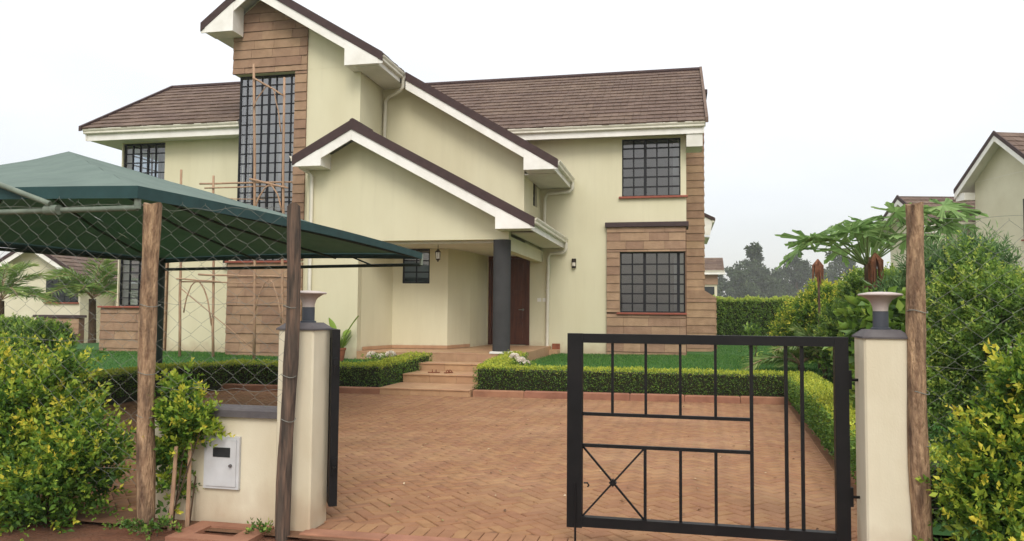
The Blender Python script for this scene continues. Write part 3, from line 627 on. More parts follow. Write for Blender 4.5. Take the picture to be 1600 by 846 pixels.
# --- roofs
c30 = Vector((0, 1, 0.573)).normalized()
rf = hp(MB().box(-9, .7, 20.72, 20.75, 6.36, 6.62), 'roof', 'white')                       # main roof: fascia carries the rest
VL = math.hypot(5.2, 2.98)
slope(rf, (-9.2, 20.6, 6.65), (1, 0, 0), (0, 1, .573), 9.92, VL, cut=lambda p: p.z > zt(p.x)-.4 or p.x > -4.6)
slope(rf, (.72, 31.0, 6.65), (-1, 0, 0), (0, -1, .573), 9.92, VL, tiles=False)
MB().tube([(-9.2, 25.8, 9.66), (.76, 25.8, 9.66)], .085, 8).build('ridge_cap', 'verge', rf)
MB().prism([(20.55, 6.60), (25.8, 9.60), (25.8, 9.76), (20.55, 6.75)], 'x', .722, .80).build('verge_cap', 'tile', rf)
MB().prism([(31.05, 6.60), (25.8, 9.60), (25.8, 9.76), (31.05, 6.75)], 'x', .722, .80).build('verge_cap', 'tile', rf)
MB().prism([(20.7, 6.36), (20.7, 6.56), (25.8, 9.48), (30.9, 6.56), (30.9, 6.36), (25.8, 9.27)], 'x', .66, .70).build('bargeboard', 'white', rf)
MB().box(-6.5, .655, 20.755, 21.19, 6.44, 6.46).build('soffit', 'soffit', rf)
MB().box(.235, .655, 20.755, 21.6, 6.02, 6.438).build('eave_box', 'soffit', rf)
gutter(house, (-4.6-2.4+.2, 20.72, 6.66), (.73, 20.72, 6.66), (0, -1, 0)).matrix_local = HM
# left wing roof
rl = hp(MB().box(-15.68, -11.06, 17.72, 17.75, 6.12, 6.40), 'roof', 'white')
VLL = math.hypot(3.75, 2.2)
slope(rl, (-15.72, 17.6, 6.42), (1, 0, 0), (0, 1, .586), 4.65, VLL)
slope(rl, (-11.07, 25.1, 6.42), (-1, 0, 0), (0, -1, .586), 4.65, VLL, tiles=False)
MB().tube([(-15.74, 21.35, 8.64), (-11.06, 21.35, 8.64)], .08, 8).build('ridge_cap', 'verge', rl)
MB().prism([(17.56, 6.36), (21.35, 8.56), (21.35, 8.72), (17.56, 6.5)], 'x', -15.80, -15.722).build('verge_cap', 'verge', rl)
MB().prism([(17.7, 6.12), (17.7, 6.3), (21.35, 8.45), (21.35, 8.22)], 'x', -15.7, -15.66).build('bargeboard', 'white', rl)
MB().box(-15.655, -11.07, 17.755, YL-.002, 6.14, 6.165).build('soffit', 'soffit', rl)
MB().box(-15.655, -14.96, YL, YL+3, 6.14, 6.165).build('soffit', 'soffit', rl)
gutter(house, (-15.72, 17.72, 6.43), (-11.06, 17.72, 6.43), (0, -1, 0)).matrix_local = HM
# tower and middle roof (one long slope falling to the right)
rt = hp(MB().box(-7.58, -6.98, 17.0, YM-.01, 7.44, 7.47), 'roof', 'soffit')
ur = Vector((1, 0, -SR)).normalized()
LT = math.hypot(-6.86-APX, SR*(-6.86-APX)); LM = math.hypot(-2.87-APX, SR*(-2.87-APX))
slope(rt, (-6.86, 16.9, zt(-6.86)), (0, 1, 0), -ur, YM-.5-16.9-.003, LT)
slope(rt, (-2.87, YM-.5, zt(-2.87)), (0, 1, 0), -ur, 3.4, LM)
slope(rt, (-11.67, 24.0, zt(-11.67)), (0, -1, 0), (1, 0, SL), 7.1, math.hypot(1.35, SL*1.35))
def verge(parent, fn, xa, xb, y, apex=None, dark=.19, white=.21, zb=(-9, -9)):
    """dark verge cap over a white bargeboard, following the roof line z=fn(x) at the front edge y"""
    xs_ = [xa, xb] if apex is None else [xa, apex, xb]
    up = [(x, fn(x)+.06) for x in xs_]; lo = [(x, fn(x)+.06-dark*1.15) for x in xs_]; ll = [(x, fn(x)+.06-dark*1.15-white*1.15) for x in xs_]
    MB().prism(up+lo[::-1], 'y', y-.06, y-.003).build('verge_cap', 'verge', parent)
    for i in range(len(xs_)-1):
        pl = [(x, z-.002) for x, z in lo[i:i+2]]+ll[i:i+2][::-1]; zc = zb[0] if (apex is not None and i == 0) else zb[1]
        if apex is not None: g_ = .002 if i == 0 else -.002; pl = [(x-(g_ if abs(x-apex) < 1e-6 else 0), z) for x, z in pl]
        pl = clip(pl, 0, -1, -zc); MB().prism(pl, 'y', y-.035, y-.004).build('bargeboard', 'white', parent)
verge(rt, zt, -11.70, -6.84, 16.9, APX, dark=.19, white=.20, zb=(8.521, 7.461))
verge(rt, zt, -6.80, -2.85, YM-.5, dark=.19, white=.20, zb=(5.081, 5.081))
# boxed eave returns in white
def eavebox(parent, x0, x1, z0, z1, y0, y1, cutfn=None):
    pl = [(x0, z0), (x1, z0), (x1, z1), (x0, z1)]
    if cutfn: pl = clip(pl, *cutfn)
    MB().prism(pl, 'y', y0, y1).build('eave_box', 'white', parent)
kR = lambda off: (SR, 1, APZ+SR*APX-off)
eavebox(rt, -7.80, -6.94, 7.46, 8.2, 16.853, 17.39, kR(.16))
eavebox(rt, -11.58, -10.80, 8.52, 9.3, 16.853, 17.33, (-SL, 1, APZ-SL*APX-.16))
eavebox(rt, -3.70, -2.95, 5.08, 5.7, YM-.548, YM-.005, kR(.16))
MB().box(-3.785, -2.96, YM, YR-.004, 5.05, 5.08).build('soffit', 'soffit', rt)
MB().box(-6.975, -6.945, 16.95, YM-.56, 7.44, 7.66).build('fascia', 'white', rt); MB().box(-2.955, -2.925, YM-.5, YR-.004, 5.05, 5.27).build('fascia', 'white', rt)
MB().box(-11.55, -11.1, 17.335, 22, 8.52, 8.55).build('soffit', 'soffit', rt)
gutter(house, (-6.94, 16.92, 7.68), (-6.94, YM-.42, 7.68), (1, 0, 0)).matrix_local = HM
gutter(house, (-2.92, YM-.48, 5.31), (-2.92, YR-.06, 5.31), (1, 0, 0)).matrix_local = HM
# porch roof
rp_ = hp(MB().box(-3.70, -3.12, YP+.24, YR-.004, 3.37, 3.40), 'roof', 'soffit')
LP1 = math.hypot(-3.06-PAX, PS*(-3.06-PAX))
slope(rp_, (-3.06, 16.3, zp(-3.06)), (0, 1, 0), Vector((-1, 0, PS)), YR-16.3-.01, math.hypot(.72, PS*.72))
x1_ = -3.06-.72
slope(rp_, (x1_, 16.3, zp(x1_)), (0, 1, 0), Vector((-1, 0, PS)), YM-16.3-.01, math.hypot(x1_-PAX, PS*(x1_-PAX)))
slope(rp_, (-8.75, YT-.005, zp(-8.75)), (0, -1, 0), Vector((1, 0, PS)), YT-16.3-.005, math.hypot(PAX+8.75, PS*(PAX+8.75)))
MB().tube([(PAX, 16.3, PAZ+.03), (PAX, YT-.01, PAZ+.03)], .08, 8).build('ridge_cap', 'verge', rp_)
verge(rp_, zp, -8.78, -3.03, 16.3, PAX, dark=.19, white=.21, zb=(4.931, 3.401))
eavebox(rp_, -3.90, -3.12, 3.40, 3.9, 16.253, YP-.004, (PS, 1, PAZ+PS*PAX-.16))
eavebox(rp_, -8.70, -8.06, 4.93, 5.3, 16.253, YP-.004, (-PS, 1, PAZ-PS*PAX-.16))
MB().box(-3.13, -3.10, 16.32, YR-.004, 3.37, 3.60).build('fascia', 'white', rp_)
gutter(house, (-3.10, 16.30, 3.64), (-3.10, YR-.06, 3.64), (1, 0, 0)).matrix_local = HM
gutter(house, (-8.74, YT-.02, 5.19), (-8.74, 16.27, 5.19), (-1, 0, 0)).matrix_local = HM
# rear wing eave seen past the chimney
re_ = hp(MB().box(.26, 1.12, 28.3, 31, 4.3, 4.34), 'rear_lean_to', 'soffit')
MB().prism([(.24, 5.5), (1.3, 4.98), (1.3, 4.86), (.24, 5.38)], 'y', 28.0, 31).build('deck', 'verge', re_)
MB().prism([(.26, 5.36), (1.22, 4.88), (1.12, 4.36), (.26, 4.36)], 'y', 28.05, 28.1).build('bargeboard', 'white', re_)
gutter(re_, (1.2, 28.02, 4.95), (1.2, 30.9, 4.95), (1, 0, 0))
# --- downpipes
downpipe([(-3.03, YR-.14, 3.52), (-3.03, YR-.14, 3.32), (-3.1, YR-.12, 3.24), (-3.46, YR-.07, 3.22), (-3.54, YR-.06, 3.12), (-3.56, YR-.06, .42)], clips=[(-3.56, YR-.06, .95), (-3.56, YR-.06, 2.2)])
downpipe([(-2.85, YR-.14, 5.2), (-2.85, YR-.14, 5.02), (-2.93, YR-.12, 4.94), (-3.56, YR-.07, 4.9), (-3.64, YR-.06, 4.8), (-3.66, YR-.06, 3.95)])
downpipe([(-6.88, YM-.5, 7.56), (-6.88, YM-.5, 7.33), (-6.96, YM-.45, 7.26), (-7.42, YM-.1, 7.2), (-7.52, YM-.07, 7.1), (-7.54, YM-.07, 5.8)], clips=[(-7.54, YM-.07, 6.3)])
downpipe([(-8.72, 16.5, 5.08), (-8.72, 16.55, 4.96), (-8.6, 16.68, 4.88), (-8.52, 16.74, 4.78), (-8.52, 16.74, .42)], r=.045, clips=[(-8.52, 16.74, 1.9), (-8.52, 16.74, 3.3)])
# --- door and fittings
dr = hp(MB().box(-5.26, -5.17, YR-.02, YR+.1, .66, 3.19).box(-4.16, -4.07, YR-.02, YR+.1, .66, 3.19).box(-5.17, -4.16, YR-.02, YR+.1, 3.09, 3.19), 'door', 'door')
MB().box(-5.165, -4.165, YR+.03, YR+.08, .67, 3.085).build('door_leaf', 'door', dr)
for (a, b) in ((-5.06, -4.72), (-4.6, -4.27)):
    for (c, d) in ((.86, 1.3), (1.4, 2.1), (2.2, 2.95)): MB().prism([(a, c), (b, c), (b, d), (a, d)], 'y', YR+.012, YR+.031).build('door_panel', 'door', dr)
MB().tube([(-4.26, YR-.03, 1.65), (-4.26, YR+.02, 1.65)], .03, 8).tube([(-4.26, YR-.03, 1.65), (-4.38, YR-.03, 1.65)], .011, 6).build('handle', 'wire', dr)
hp(MB().cbox(-3.85, -3.74, YR-.012, YR-.001, 1.88, 1.98, .002), 'switch_plate', 'white'); hp(MB().cbox(-3.70, -3.60, YR-.012, YR-.001, 1.88, 1.98, .002), 'switch_plate', 'white')
hp(MB().cbox(-3.42, -3.2, YR-.03, YR-.001, .54, .72, .01), 'vent_cover', 'terracotta')
# ------------------------------------------------------------------ gate, pillars, front boundary
def pillar(x0, x1, y0, y1, label):
    t = thing('gate_pillar', label, 'pillar', 'gate pillars', loc=((x0+x1)/2, (y0+y1)/2, 0)); a, b = (x1-x0)/2, (y1-y0)/2
    smooth = MB(); c = .012
    pl = [(-a+c, -b), (a-c, -b), (a, -b+c), (a, b-c), (a-c, b), (-a+c, b), (-a, b-c), (-a, -b+c)]
    smooth.prism(pl, 'z', -.05, 1.45).build('shaft', 'plaster2', t)
    m_ = MB(); h0, h1 = 1.451, 1.462; e = .012
    m_.v = [(-a-e, -b-e, h0), (a+e, -b-e, h0), (a+e, b+e, h0), (-a-e, b+e, h0), (-a-e, -b-e, h1), (a+e, -b-e, h1), (a+e, b+e, h1), (-a-e, b+e, h1), (-a+.04, -b+.04, 1.505), (a-.04, -b+.04, 1.505), (a-.04, b-.04, 1.505), (-a+.04, b-.04, 1.505)]
    m_.f = [(0, 3, 2, 1), (0, 1, 5, 4), (1, 2, 6, 5), (2, 3, 7, 6), (3, 0, 4, 7), (4, 5, 9, 8), (5, 6, 10, 9), (6, 7, 11, 10), (7, 4, 8, 11), (8, 9, 10, 11)]
    m_.build('cap', 'cap', t); return t
pillar(-2.86, -2.58, 5.15, 5.43, 'cream gate pillar with dark cap behind the dark wooden post')
pillar(1.125, 1.385, 5.12, 5.40, 'cream gate pillar with dark cap beside the closed black gate leaf')
def lamp(x, y, label):
    t = thing('pillar_lamp', label, 'lamp', 'lamps on the gate pillars', loc=(x, y, 1.505))
    smooth_by_angle(MB().lathe([(.058, 0), (.058, .012), (.046, .014), (.046, .115)], n=28).build('stem', 'lampgrey', t), 40)
    smooth_by_angle(MB().lathe([(.044, .116), (.046, .14), (.054, .165), (.068, .185), (.09, .2), (.112, .212), (.12, .215)], n=32).build('shade', 'lampshade', t), 60)
    smooth_by_angle(MB().lathe([(.128, .213), (.132, .219), (.128, .226), (.07, .236), (.01, .239)], n=32).build('lid', 'lampshade', t), 50)
lamp(-2.70, 5.30, 'flared white lamp on the pillar behind the dark wooden post'); lamp(1.255, 5.26, 'flared white lamp on the right gate pillar')
def leaf(label, loc, rz, mirror=1):
    """gate leaf: hinge at local x=0, free end at x=-1.81 (mirror=1)"""
    t = thing('gate_leaf', label, 'gate', 'leaves of the black driveway gate', loc=loc, rz=rz); s = -mirror; W_ = 1.81
    X = lambda d: s*d                                    # d: distance from the hinge
    def bar(a, b, z0, z1, th=.012, name='bar', y=0):
        x0, x1 = sorted((X(a), X(b))); return MB().box(x0, x1, y-th, y+th, z0, z1).build(name, 'black', t)
    bar(0, .084, .145, 1.453, .03, 'stile'); bar(W_-.104, W_, .139, 1.453, .03, 'stile')
    bar(.0845, W_-.1045, 1.39, 1.452, .029, 'rail'); bar(.0845, W_-.1045, .146, .212, .029, 'rail')
    for d in (.28, .379, .595): bar(d-.011, d+.011, .213, 1.389, .010)
    bar(.6065, W_-.1045, .893, .915, .012, 'rail'); bar(.6065, W_-.1045, .680, .702, .012, 'rail')
    for d in (.823, 1.051, 1.279, 1.503): bar(d-.009, d+.009, .9155, 1.389, .009)
    for d in (.823, 1.051, 1.284): bar(d-.010, d+.010, .213, .6795, .009)
    a, b, c, e = W_-.105, 1.294, .213, .68
    for (p, q) in (((a, c), (b, e)), ((a, e), (b, c))):
        MB().tube([(X(p[0]), 0 if p[1] == c else .011, p[1]), (X(q[0]), 0 if p[1] == c else .011, q[1])], .0085, 4).build('brace', 'black', t)
    cxx, czz = X((a+b)/2), (c+e)/2
    MB().prism([(cxx-.026, czz), (cxx, czz-.026), (cxx+.026, czz), (cxx, czz+.026)], 'y', -.016, .022).build('boss', 'black', t)
    for z in (.44, 1.18):
        MB().tube([(X(-.075), 0, z), (X(.0), 0, z)], .010, 6).box(*sorted((X(-.02), X(.0))), -.016, .016, z-.06, z+.06).build('hinge', 'black', t)
    MB().tube([(X(W_-.06), -.038, .44), (X(W_-.06), -.038, .02)], .008, 6).build('drop_bolt', 'black', t)
    MB().tube([(X(W_-.115), -.02, .44), (X(W_-.14), -.02, .442), (X(W_-.15), -.02, .425), (X(W_-.14), -.02, .415)], .006, 5).build('bolt_handle', 'black', t)
    return t
leaf('closed black steel gate leaf with cross brace, right half of the driveway gate', (1.065, 5.30, 0), 0)
leaf('black gate leaf swung open edge-on beside the left gate pillar', (-2.505, 5.37, 0), math.radians(121), mirror=-1)
# low wall with coping, meter box, drain
lw = thing('low_wall', 'low cream boundary wall with grey coping left of the gate', 'wall', loc=(-3.3, 5.3, 0))
MB().box(-.65, .438, -.09, .09, -.05, .80).build('wall_body', 'plaster2', lw); MB().cbox(-.65, .436, -.125, .125, .8005, .862, .012).build('coping', 'cap', lw)
mbx = thing('meter_box', 'white steel meter box on the low boundary wall', 'meter box', loc=(-3.315, 5.208, .27))
MB().box(-.145, .145, -.024, 0, 0, .385).build('case', 'meter', mbx); MB().box(-.122, .122, -.032, -.0245, .02, .362).build('door', 'meter', mbx)
MB().box(-.065, .075, -.0365, -.0325, .235, .305).build('viewing_window', 'darkglass', mbx); MB().tube([(.082, -.0325, .175), (.082, -.047, .175)], .012, 8).build('lock', 'cap', mbx)
dn = thing('drain_box', 'open terracotta-coloured concrete drain box on the ground below the meter box', 'drain', loc=(-3.16, 5.0, 0))
mb_ = MB()
for (x0, x1, y0, y1) in ((-.3, .3, .08, .18), (-.3, .3, -.24, -.12), (-.3, -.16, -.1195, .0795), (.14, .3, -.1195, .0795)): mb_.box(x0, x1, y0, y1, -.18, .03)
mb_.build('rim', 'kerb', dn); MB().box(-.165, .145, -.125, .085, -.2, -.14).build('base', 'soil', dn)
# wooden posts
def post(x, y, h, r, label, mat, lean=(0, 0), seed=0, z0=-.1):
    t = thing('wooden_post', label, 'post', 'round wooden fence posts', loc=(x, y, 0)); r_ = random.Random(seed); m_ = MB(); n = 14; K = 15
    ph = [r_.uniform(0, 6.28) for _ in range(4)]
    for i in range(K+1):
        f = i/K; z = z0+(h-z0)*f; cx_ = lean[0]*f+.02*math.sin(f*5+ph[0]); cy_ = lean[1]*f+.012*math.sin(f*6+ph[1]); rr = r*(1.08-.14*f)
        for k in range(n):
            a = 2*math.pi*k/n; q = rr*(1+.08*math.sin(2*a+ph[2]+f*3)+.05*math.sin(5*a+ph[3]+f*4)+.06*math.sin(f*17+ph[1])+r_.uniform(-.045, .045))
            m_.v.append((cx_+q*math.cos(a), cy_+q*math.sin(a), z+(0.012*math.sin(a*2+ph[0]) if i == K else 0)))
    for i in range(K):
        for k in range(n): m_.f.append((i*n+k, i*n+(k+1) % n, (i+1)*n+(k+1) % n, (i+1)*n+k))
    m_.f.append(tuple(K*n+k for k in range(n)))
    smooth_by_angle(m_.build('trunk', mat, t), 60); 
    for zz in (1.62, 1.13, .82): MB().tube([(r*1.12*math.cos(a)+lean[0]*.5, r*1.12*math.sin(a), zz+.01*math.sin(a*2)) for a in [k*math.pi/6 for k in range(13)]], .0028, 4, False).build('tie_wire', 'wire', t)
    return t
post(-3.77, 4.95, 2.37, .062, 'pale brown wooden post rising in front of the green canopy, beside the left shrub', 'wood', (-.02, 0), 3)
post(-2.70, 5.03, 2.35, .046, 'dark weathered wooden post in front of the left gate pillar', 'wooddark', (.0, 0), 5)
post(1.455, 5.12, 2.28, .052, 'orange-brown wooden post behind the right gate pillar', 'wood', (-.05, 0), 9)
# chain link
def chainlink(label, p, q, z0, z1, pitch=.086, seed=1):
    t = thing('chain_link_fence', label, 'fence', 'chain-link fence panels', loc=(p[0], p[1], 0)); r_ = random.Random(seed); p, q = Vector((p[0], p[1], 0)), Vector((q[0], q[1], 0))
    d = q-p; L_ = d.length; d.normalize(); n = int(L_/pitch); m_ = MB(); rows = int((z1-z0)/(pitch*.85)); nrm_ = Vector((-d.y, d.x, 0))
    jit = {}
    def node(a, j):
        if (a, j) not in jit: jit[(a, j)] = (r_.gauss(0, .005), r_.gauss(0, .005))
        return jit[(a, j)]
    for i in range(n):
        pts = []
        for j in range(rows+1):
            a = i+((j+i) % 2); jx, jz = node(a, j)
            sag = .02*math.sin(i*.35+seed)
            v = d*(a*pitch+jx)+nrm_*(.004 if j % 2 else -.004); z = z0+j*pitch*.85+jz+sag*(j/rows)
            e = .10
            pts += [(v.x, v.y, z-.006), (v.x, v.y, z+.006)]
        m_.tube(pts, .00115, 4, False)
    m_.build('mesh', 'wire', t)
    for z in (z0+.12, (z0+z1)/2, z1-.05):
        MB().tube([tuple(d*(L_*k/24)+Vector((0, 0, z+.01*math.sin(k*.9+z)))) for k in range(25)], .0016, 4, False).build('line_wire', 'wire', t)
chainlink('chain-link mesh left of the pale brown post', (-6.6, 4.97), (-3.80, 4.97), .3, 2.42, seed=1)
chainlink('chain-link mesh between the two wooden posts above the low wall', (-3.74, 4.98), (-2.70, 5.05), .9, 2.38, seed=2)
chainlink('chain-link mesh right of the right gate pillar', (1.47, 5.16), (3.6, 5.3), .3, 2.25, seed=3)
def stake(x, y, h, lean, label):
    t = MB().tube([(0, 0, -.05), (lean*.5+.004, 0, h*.5), (lean, 0, h)], [.016, .015, .013], 6).build('wooden_stake', 'stick', loc=(x, y, 0)); tag(t, label, 'stake', 'stakes by the low wall')
stake(-3.60, 5.0, .60, .035, 'pale wooden stake stuck in the soil beside the pale post')
stake(-3.50, 5.06, .62, .005, 'thin reddish stake between the pale stake and the low wall')
# ------------------------------------------------------------------ carport with green shade net
cp = thing('carport', 'green shade-net carport canopy on steel pipes left of the driveway', 'carport', loc=(-7, 9.5, 0)); CM = Matrix.Translation((7, -9.5, 0))
RZ = 2.62
C1, C2, C3, C0 = Vector((-4.45, 5.62, RZ)), Vector((-4.40, 12.86, RZ-.02)), Vector((-10.2, 13.55, RZ-.02)), Vector((-11.2, 5.95, RZ))
PK, PK2 = Vector((-8.15, 8.9, 3.74)), Vector((-9.35, 9.25, 3.68))
def panel(a, b, c, n=30, sag=.03, d=None):
    """net panel: lower edge a-b, upper edge d-c (d defaults to c), sagging between the pipes"""
    d = d or c; m_ = MB()
    for i in range(n+1):
        for j in range(n+1):
            u, v = i/n, j/n; p = (a.lerp(b, u)).lerp(d.lerp(c, u), v)
            p = p-Vector((0, 0, sag*4*v*(1-v)*(0.4+0.6*4*u*(1-u))*.6))+Vector((0, 0, .05*4*u*(1-u)*(1-v)**2))+Vector((0, 0, .012*math.sin(u*23+v*9)*math.sin(v*math.pi)*math.sin(u*math.pi)+.008*math.sin(v*31-u*13)*math.sin(v*math.pi)))
            m_.v.append(tuple(p))
    for i in range(n):
        for j in range(n): k = i*(n+1)+j; m_.f.append((k, k+n+1, k+n+2, k+1))
    return m_
FAB = M['fabric']
for a, b, c, d in ((C0, C1, PK, PK2), (C1, C2, PK, None), (C2, C3, PK2, PK), (C3, C0, PK2, None)):
    o = panel(a, b, c, d=d).build('net_panel', 'fabric', cp, True, mw=CM)
    e = 14; m_ = MB()
    for i in range(e+1):
        u = i/e; p = a.lerp(b, u)+Vector((0, 0, .05*4*u*(1-u))); ctr = Vector((-7.2, 9.5, p.z)); nn = (ctr-p); nn.z = 0; nn.normalize()
        m_.v += [tuple(p-nn*.012+Vector((0, 0, .012))), tuple(p-nn*.010-Vector((0, 0, .095)))]
    for i in range(e): m_.f.append((2*i, 2*i+1, 2*i+3, 2*i+2))
    m_.build('hem', 'fabrichem', cp, mw=CM)
def pipe(pts, r, name='pipe', mat='pipe'): return smooth_by_angle(MB().tube(pts, r, 10).build(name, mat, cp, mw=CM), 60)
dz = Vector((0, 0, .17)); ins = lambda v, k=.03: v+(Vector((-7.2, 9.5, v.z))-v)*k
pipe([C0-dz, ins(C1, .01)-dz], .025, 'front_beam'); pipe([ins(C1, .01)-dz*1.05, ins(C1, .01)+Vector((0, 0, .0))], .028, 'corner_stub')
pipe([C3-Vector((0, 0, .22)), C2-Vector((0, 0, .19))], .03, 'rear_beam', 'pipedark'); pipe([ins(C2, .004)-Vector((0, 0, .2)), ins(C2, .004)], .03, 'corner_stub')
pipe([C2.lerp(C3, .17)-Vector((0, 0, .19)), C2.lerp(C3, .24)-Vector((0, 0, .04))], .014, 'brace', 'pipedark')
for c_, k_ in ((C1, PK), (C2, PK), (C3, PK2), (C0, PK2)): pipe([ins(c_, .02)-Vector((0, 0, .07)), (c_.lerp(k_, .5))-Vector((0, 0, .2)), k_-Vector((0, 0, .12))], .022, 'hip_rafter', 'pipedark')
for a, b, t_ in ((C1, C2, .33), (C1, C2, .66), (C2, C3, .3), (C2, C3, .6), (C0, C1, .4), (C0, C1, .75), (C3, C0, .5)):
    q = a.lerp(b, t_); k_ = PK2 if a is C3 else PK; pipe([q-Vector((0, 0, .05)), q.lerp(k_, .5)-Vector((0, 0, .22)), k_-Vector((0, 0, .14))], .02, 'rafter', 'pipedark')
pipe([C1.lerp(C0, .13)-dz+Vector((0, -.03, .05)), C1.lerp(C0, .13)-dz+Vector((-1.6, -.05, .60))], .024, 'tie_arm')
pipe([C1.lerp(C0, .12)-dz, C1.lerp(C0, .14)-dz], .045, 'clamp')
pipe([(-10.1, 13.5, -.05), (-10.1, 13.5, RZ-.02)], .085, 'post', 'pipedark'); pipe([(-11.1, 6.1, -.05), (-11.1, 6.1, RZ-.1)], .07, 'post', 'pipedark')
pipe([C3-Vector((0, 0, .05)), C0-Vector((0, 0, .12))], .028, 'side_beam', 'pipedark')
# ------------------------------------------------------------------ bush-pole trellises against the house
def poles(label, L_, loc):
    t = thing('pole_trellis', label, 'trellis', 'bush-pole trellises', loc=loc)
    for name, pts, r in L_:
        p, q = Vector(pts[0]), Vector(pts[-1]); k = 6; P_ = []; r_ = random.Random(str(pts))
        for i in range(k+1):
            v = p.lerp(q, i/k)
            if len(pts) == 3: v = p.lerp(Vector(pts[1]), i/k).lerp(Vector(pts[1]).lerp(q, i/k), i/k)
            P_.append(v-Vector(loc)+Vector((r_.gauss(0, .008), r_.gauss(0, .008), r_.gauss(0, .004))))
        MB().tube(P_, [r*.64*(1.08-.2*i/k) for i in range(k+1)], 7).build(name, 'stick', t, True)
    return t
Y6 = 16.4
poles('bush-pole trellis standing before the cream wall panel left of the stair tower', [('pole', ((-11.68, Y6, .35), (-11.80, Y6, 4.98)), .05), ('pole', ((-10.78, Y6, .35), (-10.9, Y6, 4.8)), .048),
    ('crossbar', ((-11.8, Y6-.06, 2.32), (-10.6, Y6-.06, 2.24)), .03), ('crossbar', ((-11.75, Y6+.05, 2.25), (-9.6, Y6-.05, 2.22)), .025), ('crossbar', ((-11.2, Y6-.05, 2.42), (-8.85, Y6-.06, 2.36)), .035),
    ('brace', ((-11.66, Y6-.06, 2.08), (-9.68, Y6-.08, .68)), .018), ('brace', ((-11.62, Y6, 1.5), (-11.5, Y6, 2.2), (-11.3, Y6, 2.25)), .024), ('brace', ((-10.85, Y6, 1.2), (-11.0, Y6, 2.1), (-11.2, Y6, 2.25)), .028),
    ('crossbar', ((-11.3, Y6+.03, 4.62), (-8.85, Y6+.03, 4.60)), .035), ('crossbar', ((-11.1, Y6-.05, 4.5), (-9.0, Y6-.05, 4.5)), .028), ('crossbar', ((-10.7, Y6+.04, 4.25), (-9.6, Y6+.04, 4.2)), .02)], (-11.3, Y6, .4))
poles('tall bush-pole trellis standing before the stair tower window', [('pole', ((-9.63, Y6-.12, .35), (-9.85, Y6-.12, 7.43)), .052), ('pole', ((-8.92, Y6-.12, .35), (-9.05, Y6-.12, 7.05)), .05),
    ('brace', ((-9.82, Y6-.18, 7.08), (-9.04, Y6-.18, 6.62)), .034), ('brace', ((-9.8, Y6-.16, 6.35), (-9.7, Y6-.16, 6.75), (-9.4, Y6-.16, 6.88)), .022), ('brace', ((-9.08, Y6-.16, 5.75), (-9.15, Y6-.16, 6.3), (-9.3, Y6-.16, 6.8)), .022),
    ('crossbar', ((-9.85, Y6-.17, 4.66), (-8.85, Y6-.17, 4.42)), .04), ('brace', ((-9.7, Y6-.17, 3.9), (-9.55, Y6-.17, 4.45), (-9.3, Y6-.17, 4.5)), .03), ('brace', ((-9.0, Y6-.17, 3.9), (-9.1, Y6-.17, 4.4), (-9.35, Y6-.17, 4.55)), .03),
    ('brace', ((-9.6, Y6-.17, 1.6), (-9.5, Y6-.17, 2.2), (-9.3, Y6-.17, 2.28)), .024), ('brace', ((-8.95, Y6-.17, 1.3), (-9.05, Y6-.17, 2.1), (-9.25, Y6-.17, 2.28)), .028)], (-9.3, Y6-.12, .4))
# ------------------------------------------------------------------ small things by the porch
t = thing('hanging_lantern', 'dark bronze lantern hanging at the porch opening', 'lantern', loc=(-5.53, 17.3, 3.158))
MB().tube([(0, 0, 0), (0, 0, -.12)], .007, 5).build('chain', 'brass', t); smooth_by_angle(MB().lathe([(.008, -.1), (.03, -.115), (.05, -.15), (.075, -.165), (.075, -.175), (.06, -.18)], n=8).build('cap', 'brass', t), 30)
MB().lathe([(.045, -.33), (.06, -.181)], n=8).build('glass', 'frost', t)
mb_ = MB()
for k in range(8): a = math.pi*k/4; mb_.tube([(.064*math.cos(a), .064*math.sin(a), -.18), (.049*math.cos(a), .049*math.sin(a), -.33)], .006, 4)
mb_.build('cage', 'brass', t); MB().lathe([(.052, -.332), (.055, -.345), (.03, -.37), (.012, -.385), (.018, -.395), (.004, -.41)], n=8).build('finial', 'brass', t)
def wall_lamp(loc, label):
    t = thing('wall_lamp', label, 'lamp', 'wall lamps on the house', loc=loc)
    MB().cbox(-.06, .06, -.03, 0, -.12, .14, .006).build('back_plate', 'brass', t); MB().lathe([(.055, .03), (.055, .13)], 0, -.075, 16).build('hood', 'brass', t); MB().lathe([(.05, -.07), (.05, .029)], 0, -.075, 16).build('glass', 'frost', t); MB().lathe([(.055, -.1), (.055, -.071)], 0, -.075, 16).build('base', 'brass', t)
wall_lamp((-2.82, YR-.001, 2.94), 'small bronze wall lamp between the porch and the stone bay')
wall_lamp((-11.65, YL-.001, 2.78), 'small dark wall lamp on the cream panel left of the stair tower')
def sandal(x, y, rz, label):
    t = thing('sandal', label, 'sandal', 'sandals on the steps', loc=(x, y, .323), rz=rz); m_ = MB()
    ol = [(-.12, -.032), (-.125, 0), (-.12, .032), (-.05, .034), (.03, .044), (.09, .045), (.125, .02), (.125, -.02), (.09, -.045), (.03, -.044), (-.05, -.034)]
    m_.prism([(a, -b) for a, b in ol], 'z', 0, .018); m_.build('sole', 'leather', t)
    for a in (.045, -.03): MB().tube([(a, -.046, .012), (a, -.035, .045), (a, 0, .06), (a, .035, .045), (a, .046, .012)], .011, 6).build('strap', 'leather', t)
sandal(-4.93, 15.25, .3, 'brown sandal on the second step, the left one of the pair'); sandal(-4.62, 15.28, 1.2, 'brown sandal on the second step, the right one of the pair')
